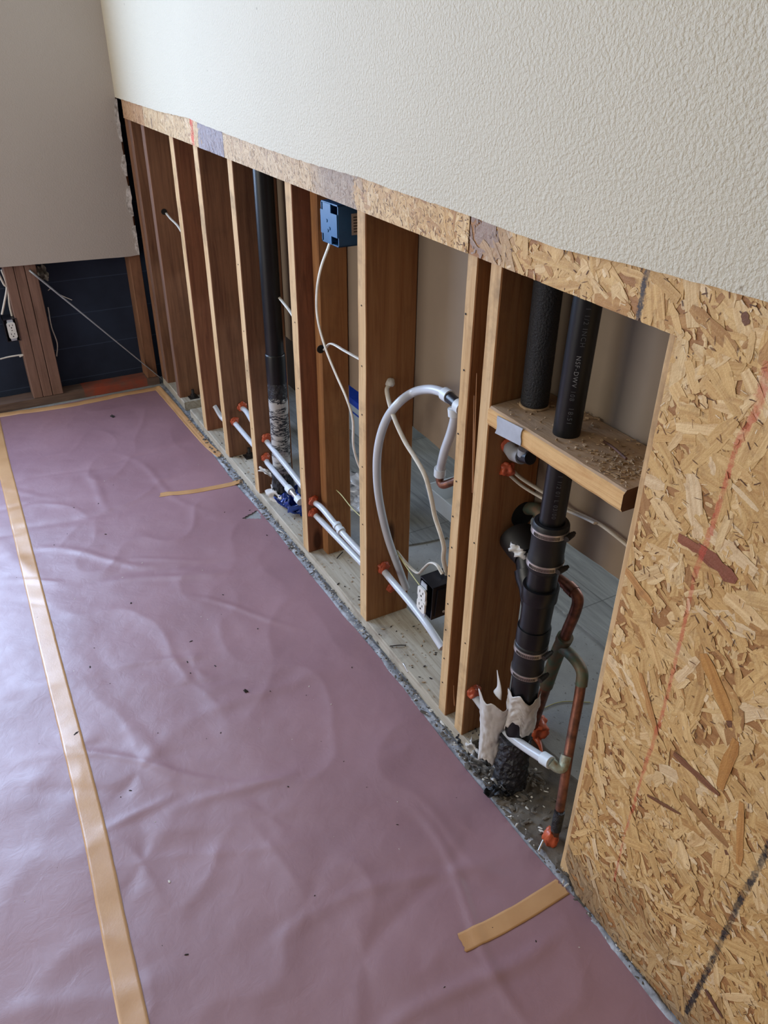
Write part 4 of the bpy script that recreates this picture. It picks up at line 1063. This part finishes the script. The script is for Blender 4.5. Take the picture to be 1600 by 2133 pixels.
# big loop
loop = tube('water_pipe', [atx(846, 1225, -1.585), atx(835, 1195, -1.585), atx(808, 1120, -1.583), atx(790, 1040, -1.580), atx(785, 975, -1.575), atx(790, 920, -1.565), atx(806, 872, -1.55), atx(832, 838, -1.52), aty(862, 817, 0.090), aty(893, 811, 0.088), aty(918, 816, 0.086), aty(940, 829, 0.084)], 0.0108, 'pex', None, 8, 20)
tag(loop, 'big white pipe bent in a tall arch in front of the wide orange stud', 'water pipe')
def seg(name, a, b, r, mat, parent, n=20): bm = bmesh.new(); sweep(bm, [a, b], r, n); return obj(name, bm, mat, parent, 'auto')
seg('pex_ring', aty(926, 820, 0.085), aty(937, 827, 0.084), 0.0155, 'pexring', loop)
seg('black_tee', aty(935, 826, 0.084), aty(958, 846, 0.080), 0.0125, 'black_box', loop)
seg('pex_ring', aty(953, 843, 0.080), aty(963, 851, 0.080), 0.0155, 'pexring', loop)
dn = tube('water_pipe', [aty(944, 848, 0.083), aty(948, 866, 0.084), aty(940, 900, 0.09), aty(926, 940, 0.10), aty(918, 975, 0.108), aty(916, 990, 0.11)], 0.0108, 'pex', None, 8, 20); tag(dn, 'white pipe hanging down from the black tee to a copper elbow', 'water pipe')
seg('pex_ring', aty(946, 850, 0.083), aty(947, 866, 0.084), 0.0145, 'pexring', dn)
seg('pex_ring', aty(917, 975, 0.108), aty(916, 990, 0.11), 0.0145, 'pexring', dn)
ce = tube('copper_elbow', [aty(916, 990, 0.11), aty(917, 1003, 0.11), aty(924, 1010, 0.112), aty(945, 1003, 0.125), aty(965, 995, 0.135)], 0.010, 'copper', None, 6); tag(ce, 'copper elbow under the hanging white pipe', 'pipe fitting')
# low pipe to the copper
o = tube('water_pipe', [Vector((-1.108, 0.036, 0.175)), aty(1020, 1490, 0.045), aty(1050, 1522, 0.040), aty(1090, 1553, 0.040), aty(1128, 1578, 0.043), aty(1135, 1583, 0.044)], 0.0108, 'pex', None, 8, 20); tag(o, 'white pipe in front of the black pipe joining the copper riser', 'water pipe')
seg('pex_ring', aty(1131, 1578, 0.043), aty(1148, 1589, 0.045), 0.0145, 'pexring', o)
# copper tubes
cpm = empty('copper_pipe', aty(1175, 1345, 0.15)); tag(cpm, 'copper pipe with elbow behind the coupling, joined by a tarnished branch fitting', 'copper pipe')
A1 = [aty(1140, 1188, 0.155), aty(1160, 1203, 0.15), aty(1184, 1221, 0.15), aty(1199, 1236, 0.15), aty(1204, 1252, 0.15), aty(1197, 1278, 0.15), aty(1184, 1308, 0.15), aty(1175, 1332, 0.15)]
bm = bmesh.new(); sweep(bm, catmull(A1, 6), 0.0122, 18); obj('pipe_bend', bm, 'copper', cpm, 'auto')
seg('elbow_hub', aty(1184, 1221, 0.15), aty(1197, 1234, 0.15), 0.0142, 'copper', cpm)
bm = bmesh.new()
sweep(bm, catmull([aty(1178, 1326, 0.15), aty(1165, 1352, 0.152), aty(1150, 1392, 0.158), aty(1138, 1428, 0.164)], 6), lambda t: 0.0158 if t > .12 else 0.018, 20)
sweep(bm, catmull([aty(1164, 1345, 0.152), aty(1185, 1360, 0.148), aty(1203, 1380, 0.143), aty(1213, 1402, 0.138), aty(1211, 1428, 0.132)], 6), 0.0128, 18)
obj('branch_fitting', bm, 'copper_old', cpm, 'auto')
FT = atz(1106, 1524, 0.004)
LG = aty(1139, 1426, 0.164)
bm = bmesh.new(); sweep(bm, [LG, LG.lerp(FT, .5), FT], 0.0125, 18); obj('pipe_leg', bm, 'copper', cpm, 'auto')
rs = empty('copper_pipe', aty(1150, 1740, 0.05)); tag(rs, 'long brown copper riser right of the black pipes, orange tape on its foot', 'copper pipe')
bm = bmesh.new(); sweep(bm, catmull([aty(1211, 1422, 0.133), aty(1205, 1460, 0.122), aty(1190, 1540, 0.095), aty(1180, 1600, 0.072), aty(1170, 1665, 0.055), aty(1158, 1725, 0.042), aty(1150, 1765, 0.036)], 5), lambda t: 0.0112 - 0.0015 * t, 18); obj('pipe_body', bm, 'copper', rs, 'auto')
bm = bmesh.new(); sweep(bm, catmull([aty(1148, 1588, 0.046), aty(1160, 1598, 0.052), aty(1172, 1598, 0.062), aty(1180, 1574, 0.076)], 6), 0.0115, 18); obj('soldered_tee', bm, 'verdigris', rs, 'auto')
bm = bmesh.new(); sweep(bm, [aty(1166, 1690, 0.046), aty(1158, 1728, 0.041)], 0.0115, 16); obj('dark_sleeve', bm, 'tar', rs, 'auto')
bm = bmesh.new(); c = aty(1147, 1745, 0.036); blob(bm, c, 0.0185, 0.0175, 0.030, 0.22, seed=2.0); obj('orange_tape', bm, 'seal', rs, True)

# orange seals (each squashed against its stud face)
def seal(c, r, label, seed, sx=0.5, rz=1.0, grp=None):
    bm = bmesh.new(); blob(bm, (c[0] + 0.003, c[1], c[2]), r * sx * .85, r * .88, r * rz * .88, 0.34, seed=seed)
    return tag(obj('firestop_seal', bm, 'seal', None, True), label, 'sealant')
seal((-2.774, 0.083, 0.250), 0.021, 'upper orange seal on the stud with two seals left of the pale-edged stud', 1)
seal((-2.774, 0.046, 0.196), 0.019, 'lower orange seal on the stud with two seals left of the pale-edged stud', 2, 0.6)
seal((-2.449, 0.055, 0.262), 0.020, 'upper orange seal on the pale-edged stud next to the far black pipe', 3)
seal((-2.449, 0.046, 0.186), 0.019, 'lower orange seal on the pale-edged stud next to the far black pipe', 4, 0.6)
seal((-2.010, 0.036, 0.237), 0.019, 'upper orange seal at the foot of the reddish stud', 5)
seal((-2.010, 0.034, 0.192), 0.019, 'lower orange seal at the foot of the reddish stud', 6)
seal((-1.604, 0.066, 0.220), 0.0215, 'orange seal on the wide stud where the thick white pipe comes out', 7, 0.6)
seal((-1.604, 0.095, 0.140), 0.018, 'orange seal half hidden behind the thick white pipe on the wide stud', 8, 0.4)
seal((-1.105, 0.036, 0.182), 0.021, 'orange seal low on the broad stud beside the torn white jacket', 9, 0.8)
seal((-1.105, 0.066, 0.782), 0.019, 'round orange seal on the broad stud with two white cables coming out', 10, 0.9)
seal((-1.105, 0.066, 0.838), 0.019, 'irregular orange seal right under the metal plate of the cross block', 11, 0.6, 1.1)
bm = bmesh.new(); c = atz(1113, 1509, 0.024); blob(bm, c, 0.036, 0.030, 0.030, 0.45, seed=4.4)
sweep(bm, catmull([c + Vector((0.0, -0.015, -0.010)), atz(1122, 1545, 0.008), atz(1130, 1572, 0.005)], 5), lambda t: 0.010 * (1 - t) + 0.002, 10)
tag(obj('firestop_seal', bm, 'seal', None, True), 'dripping orange sealant at the foot of the short copper leg', 'sealant')
# grey sleeve under the block
gs = empty('pipe_stub', aty(1080, 950, 0.06)); tag(gs, 'grey capped pipe stub under the metal plate of the cross block', 'pipe stub')
a, b, c, d = Vector((-1.105, 0.066, 0.836)), aty(1072, 945, 0.062), aty(1088, 951, 0.058), aty(1098, 953, 0.056)
bm = bmesh.new(); sweep(bm, [a, b, c], 0.0155, 24); obj('grey_sleeve', bm, 'grey_pipe', gs, 'auto')
bm = bmesh.new(); sweep(bm, [b.lerp(c, .6), d + (d - c) * .7], 0.0128, 24); obj('black_cap', bm, 'black_box', gs, 'auto')
bm = bmesh.new(); sweep(bm, [aty(1097, 935, 0.060) + Vector((0, 0, .0)), aty(1095, 948, 0.060)], 0.0165, 24); obj('grey_collar', bm, 'grey_pipe', gs, 'auto')

# ------------------------------------------------------------------ cables
CB = (1.0, 0.55)
def cable(pts, label, r=0.0052, mat='cable', flat=CB, name='cable', sub=8):
    return tag(tube(name, pts, r, mat, None, sub, 12, flat), label, 'cable')
cable([aty(688, 500, 0.035), aty(684, 515, 0.03), aty(668, 560, 0.012), aty(660, 610, 0.006), aty(662, 665, 0.006), aty(678, 725, 0.010), aty(700, 780, 0.016), aty(722, 830, 0.02), aty(735, 875, 0.03), aty(736, 925, 0.05), aty(744, 960, 0.07), aty(757, 990, 0.09)], 'long white cable hanging in a curve from the blue box')
cable([Vector((-1.970, 0.073, 0.748)), aty(690, 716, 0.068), aty(722, 733, 0.066), aty(762, 755, 0.07)], 'short white cable from the hole in the set-back stud to the wide stud')
cable([aty(582, 620, 0.10), aty(594, 635, 0.085), aty(604, 648, 0.075), aty(616, 666, 0.06)], 'short white cable between the far black pipe and the reddish stud')
cable([Vector((-3.443, 0.058, 0.860)), aty(355, 455, 0.056), aty(370, 470, 0.05), aty(384, 492, 0.04)], 'short white cable coming out of the far dull-edged stud')
cable([Vector((-1.600, 0.077, 0.777)), aty(806, 812, 0.062), aty(812, 842, 0.05), aty(825, 880, 0.045), aty(845, 922, 0.045), aty(866, 955, 0.045), aty(886, 992, 0.045), aty(898, 1035, 0.045), aty(906, 1075, 0.045), aty(918, 1112, 0.045), aty(925, 1140, 0.045), aty(924, 1165, 0.045), aty(932, 1200, 0.06)], 'long white cable hanging from the wide stud down behind the nail-dotted stud', 0.0056)
cable([Vector((-1.604, 0.110, 0.262)), aty(842, 1168, 0.11), aty(858, 1185, 0.10), aty(872, 1194, 0.08), aty(883, 1184, 0.06), aty(896, 1173, 0.05), aty(910, 1177, 0.045), aty(922, 1196, 0.045)], 'white cable making a hump above the black outlet box', 0.0050)
cable([Vector((-1.105, 0.072, 0.785)), aty(1085, 995, 0.09), aty(1120, 1018, 0.11), aty(1160, 1042, 0.13), aty(1185, 1060, 0.138), aty(1250, 1092, 0.139), aty(1325, 1150, 0.139)], 'upper of two white cables running behind the black pipe from the round orange seal', 0.0058)
cable([Vector((-1.105, 0.066, 0.775)), aty(1085, 1010, 0.09), aty(1120, 1032, 0.11), aty(1165, 1056, 0.125), aty(1215, 1078, 0.128), aty(1240, 1090, 0.128)], 'lower of two white cables running behind the black pipe from the round orange seal', 0.0050)
cable([Vector((-1.970, 0.100, 0.278)), aty(712, 1032, 0.07), aty(733, 1058, 0.05), aty(762, 1086, 0.04)], 'thin yellowish cord from the set-back stud down to the wide stud', 0.0015, 'yellow', None, 'cord')
cable([Vector((-1.604, 0.108, 0.266)), aty(842, 1174, 0.08), aty(858, 1197, 0.05), aty(874, 1219, 0.02)], 'thin yellowish cord running to the top of the black outlet box', 0.0014, 'yellow', None, 'cord')
bm = bmesh.new(); blob(bm, (-1.598, 0.078, 0.784), 0.010, 0.012, 0.011, 0.3, sub=3, seed=6); tag(obj('cable_plug', bm, 'chip_white', None, True), 'pale lump of filler where the long cable leaves the wide stud', 'sealant')
# dark drilled holes
for (x, y, z, r, lab) in ((-1.9695, 0.062, 0.752, 0.012, 'dark drilled cable hole in the set-back stud'), (-3.4425, 0.050, 0.866, 0.012, 'dark drilled cable hole in the far dull-edged stud')):
    bm = bmesh.new(); bmesh.ops.create_cone(bm, cap_ends=True, segments=20, radius1=r, radius2=r, depth=0.002, matrix=Matrix.Translation((x, y, z)) @ Matrix.Rotation(PI / 2, 4, 'Y'))
    tag(obj('drilled_hole', bm, 'dark'), lab, 'hole')
bm = bmesh.new(); bmesh.ops.create_cone(bm, cap_ends=True, segments=24, radius1=0.030, radius2=0.030, depth=0.002, matrix=Matrix.Translation((-1.1045, 0.125, 0.655)) @ Matrix.Rotation(PI / 2, 4, 'Y'))
tag(obj('drilled_hole', bm, 'dark'), 'large dark hole in the broad stud behind the rubber sleeve', 'hole')

# ------------------------------------------------------------------ electrical boxes
c = aty(687, 466, 0.004); c.z -= 0.002
wv, hv, nv = frame(0.0, 0.03)
bb_ = empty('blue_electrical_box', (c.x, c.y, c.z - 0.05)); tag(bb_, 'blue plastic electrical box hanging high between the studs', 'electrical box')
c = Vector((aty(687, 466, 0.004).x, 0.004, aty(687, 466, 0.004).z))
ebox(bb_, c, wv, hv, nv, 0.092, 0.094, 0.075, 'blue_box', 0.003)
bm = bmesh.new()
def PB(a, b, d=0.0): return c + wv * a + hv * b + nv * d
out = [(-.044, -.026), (-.030, -.026), (-.030, -.045), (.012, -.045), (.012, -.026), (.044, -.026), (.044, .026), (.012, .026), (.012, .045), (-.030, .045), (-.030, .028), (-.044, .028)]
prism(bm, [PB(a, b, 0.0005) for a, b in out], nv * 0.0025); obj('box_cover', bm, 'blue_box', bb_)
bm = bmesh.new()
for a, b in ((-.01, .006), (.004, -.010), (-.006, -.016)): prism(bm, [PB(a + .004 * math.cos(t), b + .004 * math.sin(t), .003) for t in [k * PI / 5 for k in range(10)]], nv * 0.0015)
obj('cover_boss', bm, 'blue_box', bb_)
bm = bmesh.new(); s = c + wv * 0.0465
def PS(d, b): return s - nv * d + hv * b
prism(bm, [PS(.034, -.022), PS(.060, -.022), PS(.060, .026), PS(.034, .026)], wv * 0.0004); lb = obj('paper_label', bm, 'label', bb_)
bm = bmesh.new()
for k in range(6): prism(bm, [PS(.039, -.016 + k * .0065), PS(.055 - (k % 3) * .003, -.016 + k * .0065), PS(.055 - (k % 3) * .003, -.0135 + k * .0065), PS(.039, -.0135 + k * .0065)], wv * 0.0008)
obj('label_print', bm, 'ink', lb)
bm = bmesh.new(); prism(bm, [PS(.064, -.070), PS(.084, -.070), PS(.078, -.045), PS(.078, .055), PS(.070, .055), PS(.060, -.045)], wv * 0.004)
obj('mounting_bracket', bm, 'blue_box', bb_)
# black outlet box low
c0 = aty(884, 1247, -0.004)
wv, hv, nv = frame(0.02, -0.03)
bx = empty('outlet_box', (c0.x, c0.y, c0.z - 0.05)); tag(bx, 'black outlet box with white receptacle low beside the nail-dotted stud', 'outlet')
ebox(bx, c0 + nv * -0.004, wv, hv, nv, 0.056, 0.098, 0.082, 'black_box'); receptacle(bx, c0 + nv * 0.001, wv, hv, nv)
bm = bmesh.new(); s = c0 + wv * 0.0285
def PK(d, b): return s - nv * d + hv * b
prism(bm, [PK(.012, -.040), PK(.040, -.040), PK(.045, -.030), PK(.045, .030), PK(.038, .040), PK(.016, .040)], wv * 0.004); obj('side_rib', bm, 'black_box', bx)
bm = bmesh.new(); prism(bm, [PK(.036 + .0035 * math.cos(t), -.030 + .0035 * math.sin(t)) + wv * .0045 for t in [k * PI / 6 for k in range(12)]], wv * 0.0012); obj('plastic_peg', bm, 'chip_white', bx)

# ------------------------------------------------------------------ bolts, debris
def bolt(x, y, label):
    e = empty('anchor_bolt', (x, y, 0.041)); tag(e, label, 'bolt')
    bm = bmesh.new(); box(bm, x - .022, x + .022, y - .022, y + .022, 0.0412, 0.0445, 0.001); obj('square_washer', bm, 'iron', e)
    bm = bmesh.new(); sweep(bm, [Vector((x, y, 0.0445)), Vector((x, y, 0.057))], 0.013, 6); obj('nut', bm, 'iron', e)
    bm = bmesh.new(); sweep(bm, [Vector((x, y, 0.05)), Vector((x, y, 0.080))], 0.0068, 14); obj('threaded_rod', bm, 'iron', e, 'auto')
b1 = atz(403, 826, 0.045); bolt(b1.x, min(b1.y, 0.12), 'dark anchor bolt on the plate in the far corner bay')
b2 = atz(520, 949, 0.045); bolt(b2.x, min(b2.y, 0.11), 'dark anchor bolt on the plate behind the stud with two orange seals')
rd = random.Random(11)
def chips(name, n, fn, mat, label, s0, s1, flat=.35):
    bm = bmesh.new()
    for i in range(n):
        x, y, z = fn(); s = rd.uniform(s0, s1) * (1 if rd.random() < .8 else 1.6)
        r = bmesh.ops.create_icosphere(bm, subdivisions=1, radius=s)
        R = Matrix.Rotation(rd.uniform(0, 6), 3, 'Z') @ Matrix.Rotation(rd.uniform(-.4, .4), 3, 'X'); k = rd.uniform(.4, 2.2)
        for v in r['verts']: v.co = R @ Vector((v.co.x * k, v.co.y * .7, v.co.z * flat)) * rd.uniform(.8, 1.2) + Vector((x, y, z + s * flat * .6))
    return tag(obj(name, bm, mat), label, 'debris', kind='stuff')
def onpaper():
    while True:
        x = rd.uniform(-2.9, -0.2); y = rd.uniform(-1.1, -0.03)
        if y < interp(EDGE, x) - 0.01: return x, y, paper_h(x, y)
chips('dark_crumbs', 60, onpaper, 'chip_dark', 'dark crumbs scattered on the mauve floor paper', 0.0008, 0.0028)
chips('white_crumbs', 46, onpaper, 'chip_white', 'white crumbs scattered on the mauve floor paper', 0.0008, 0.0022)
def ongap(): x = rd.uniform(-3.3, -0.45); return x, rd.uniform(-0.012, 0.014), 0.006 + rd.uniform(0, .005)
chips('wall_rubble', 460, ongap, 'concrete_dirty', 'small rubble lying in the gap between paper and wall plate', 0.0012, 0.005)
chips('plaster_bits', 200, ongap, 'chip_white', 'pale plaster bits lying in the gap between paper and wall plate', 0.001, 0.0036)
def onplate(): return rd.uniform(-3.3, -1.09), rd.uniform(0.016, 0.148), 0.0415
chips('plate_grit', 420, onplate, 'dust', 'sawdust and grit on top of the bottom plate', 0.0008, 0.0028)
chips('dark_grit', 130, onplate, 'chip_dark', 'dark wood slivers on top of the bottom plate', 0.001, 0.0034, .3)
def onbase(): return rd.gauss(-0.965, 0.085), rd.uniform(-0.012, 0.13), 0.006
chips('base_rubble', 260, onbase, 'concrete_dirty', 'dark rubble around the base of the near black pipe', 0.0015, 0.007)
chips('base_flakes', 60, onbase, 'chip_white', 'pale flakes around the base of the near black pipe', 0.001, 0.0045)
def ncorner(): return rd.gauss(-3.0, 0.2), rd.uniform(-0.008, 0.03), 0.02
for i, (px, py, z, sz, sd, tl, mt, lab) in enumerate((
    (1000, 1590, 0.02, 0.050, 2.1, (0.4, 0.5, 0.6), 'foil', 'crumpled grey film beside the paper edge left of the torn jacket'),
    (1040, 1620, 0.015, 0.075, 3.6, (0.2, -0.3, 0.2), 'foil', 'crumpled grey and white film at the foot of the near black pipe'),
    (1035, 1650, 0.012, 0.055, 4.9, (-0.3, 0.2, 1.2), 'tar', 'crumpled black film below the near black pipe'),
    (985, 1560, 0.03, 0.045, 5.7, (1.0, 0.4, 0.2), 'jacket', 'torn white scrap leaning at the broken end of the plate'),
    (975, 1535, 0.03, 0.050, 6.9, (0.7, -0.4, 1.0), 'tar', 'black torn felt scrap at the broken end of the plate'),
    (1065, 1600, 0.05, 0.030, 8.9, (1.1, 0.2, 0.5), 'seal', 'small orange fleck stuck on the black wrapped pipe base'))):
    bm = bmesh.new(); p = atz(px, py, z); scrap(bm, p, sz, sd, 0.35, 10, tilt=tl); o = tag(obj('torn_scrap', bm, mt, None, True), lab, 'scrap')
bm = bmesh.new(); p = atz(622, 1055, 0.05)
for k in range(3): scrap(bm, p + Vector((-.035 + .03 * k, -.01 * k, 0.012 * k)), 0.115, 1.3 + k, 0.5, 12, tilt=(0.9 - .5 * k, .3 * k, .5 * k))
tag(obj('blue_plastic', bm, 'blue_film', None, True), 'crumpled shiny blue plastic on the plate at the foot of the reddish stud', 'plastic film')
o = tube('metal_nail', [atz(836, 1378, 0.036), atz(842, 1385, 0.04), atz(850, 1400, 0.036)], 0.0022, 'steel'); tag(o, 'shiny nail bent over the edge of the plate', 'nail')
o = tube('wood_sliver', [atz(812, 1346, 0.044), atz(830, 1344, 0.046), atz(846, 1344, 0.044)], 0.0014, 'chip_dark'); tag(o, 'thin dark sliver on the plate left of the bent nail', 'sliver')
o = tube('wood_sliver', [atz(760, 1178, 0.044), atz(752, 1166, 0.05), atz(705, 1152, 0.046)], 0.0014, 'chip_dark')
bpy.data.objects.remove(o)
o = tube('wood_sliver', [atz(702, 1163, 0.044), atz(708, 1156, 0.046), atz(714, 1150, 0.044)], 0.0018, 'chip_dark'); tag(o, 'thin dark sliver on the plate between reddish and wide stud', 'sliver')
bm = bmesh.new(); p = atz(512, 1441, 0.006); scrap(bm, Vector((p.x, p.y, paper_h(p.x, p.y) + .002)), 0.014, 3.1, 0.5, 6, tilt=(0.3, 0.2, 0.4)); tag(obj('paper_crumb', bm, 'chip_dark', None, True), 'dark folded crumb standing in the middle of the mauve paper', 'debris')
bm = bmesh.new(); p = atz(235, 868, 0.006); scrap(bm, Vector((p.x, p.y, paper_h(p.x, p.y) + .002)), 0.022, 4.1, 0.6, 6, tilt=(0.3, 0.2, 0.4)); tag(obj('dirt_clump', bm, 'chip_dark', None, True), 'dark clump on the paper near the dark blue wall', 'debris')
o = tube('fallen_screw', [atz(1122, 1772, 0.012), atz(1132, 1750, 0.02)], 0.0025, 'steel'); tag(o, 'pale screw standing beside the orange taped copper foot', 'screw')

# ------------------------------------------------------------------ next room: tote, tub, plastic
def tote(name, cx, cy, sx, sy, h, mbody, mlid, label, cat, rz=0.0, lidh=0.03):
    e = empty(name, (cx, cy, 0.0055)); tag(e, label, cat)
    bm = bmesh.new(); k = 0.88
    for (a, b) in ((0, 1),):
        lo = [Vector((cx + u * sx / 2 * k, cy + v * sy / 2 * k, 0.0055)) for u, v in ((-1, -1), (1, -1), (1, 1), (-1, 1))]
        hi = [Vector((cx + u * sx / 2, cy + v * sy / 2, h)) for u, v in ((-1, -1), (1, -1), (1, 1), (-1, 1))]
        A = [bm.verts.new(p) for p in lo]; B = [bm.verts.new(p) for p in hi]
        Bi = [bm.verts.new(Vector((cx + u * (sx / 2 - .006), cy + v * (sy / 2 - .006), h))) for u, v in ((-1, -1), (1, -1), (1, 1), (-1, 1))]
        Ai = [bm.verts.new(Vector((cx + u * (sx / 2 * k - .006), cy + v * (sy / 2 * k - .006), 0.012))) for u, v in ((-1, -1), (1, -1), (1, 1), (-1, 1))]
        bm.faces.new(A[::-1]); bm.faces.new(Ai)
        for i in range(4):
            j = (i + 1) % 4
            bm.faces.new((A[i], A[j], B[j], B[i])); bm.faces.new((B[i], B[j], Bi[j], Bi[i])); bm.faces.new((Bi[i], Bi[j], Ai[j], Ai[i]))
    obj('tub_body', bm, mbody, e)
    bm = bmesh.new()
    for zz in (h * .72,): box(bm, cx - sx / 2 * .985, cx + sx / 2 * .985, cy - sy / 2 * .985, cy + sy / 2 * .985, zz, zz + 0.006, 0.001)
    if mlid:
        box(bm, cx - sx / 2 - .008, cx + sx / 2 + .008, cy - sy / 2 - .008, cy + sy / 2 + .008, h, h + lidh, 0.006)
        obj('lid', bm, mlid, e)
    else: bm.free()
    return e
tote('storage_tote', -2.85, 0.76, 0.50, 0.38, 0.16, 'grey_plastic', 'blue_lid', 'grey storage tote with a blue lid in the next room seen between the studs', 'storage tote')
tote('plastic_tub', -1.98, 0.66, 0.34, 0.22, 0.085, 'white_plastic', None, 'low open white plastic tub on the floor of the next room', 'plastic tub')
tub = bpy.data.objects['plastic_tub']
bm = bmesh.new(); a = atz(880, 1038, 0.05)
bm2 = bmesh.new()
bm.free(); 
prism(bm2, [Vector((-1.945, 0.546, 0.030)), Vector((-1.885, 0.546, 0.030)), Vector((-1.885, 0.543, 0.060)), Vector((-1.945, 0.543, 0.060))], (0, -0.0006, 0)); obj('tub_label', bm2, simple('green_grey_label', (120, 136, 118), 0.6, 0.3, 90), tub)
bm = bmesh.new(); box(bm, -3.46, -3.15, 0.55, 0.95, 0.0055, 0.55, 0.01)
tag(obj('dark_crate', bm, 'chip_dark'), 'dark crate in the next room behind the far black pipe', 'crate')
bm = bmesh.new()
for k in range(3): scrap(bm, Vector((-2.22 + .03 * k, 0.30 + .02 * k, 0.07 + .03 * k)), 0.16, 2.2 + k * 1.7, 0.35, 16, tilt=(1.2 + .2 * k, .3 * k, .6 * k))
tag(obj('plastic_bag', bm, 'film', None, True), 'crumpled clear plastic bag beyond the studs, left of the wide stud', 'plastic bag')
o = tube('yellow_string', [atz(1125, 1478, 0.002), atz(1170, 1462, 0.002), atz(1230, 1463, 0.002)], 0.0014, 'yellow'); tag(o, 'thin yellow string on the concrete behind the copper pipes', 'string')
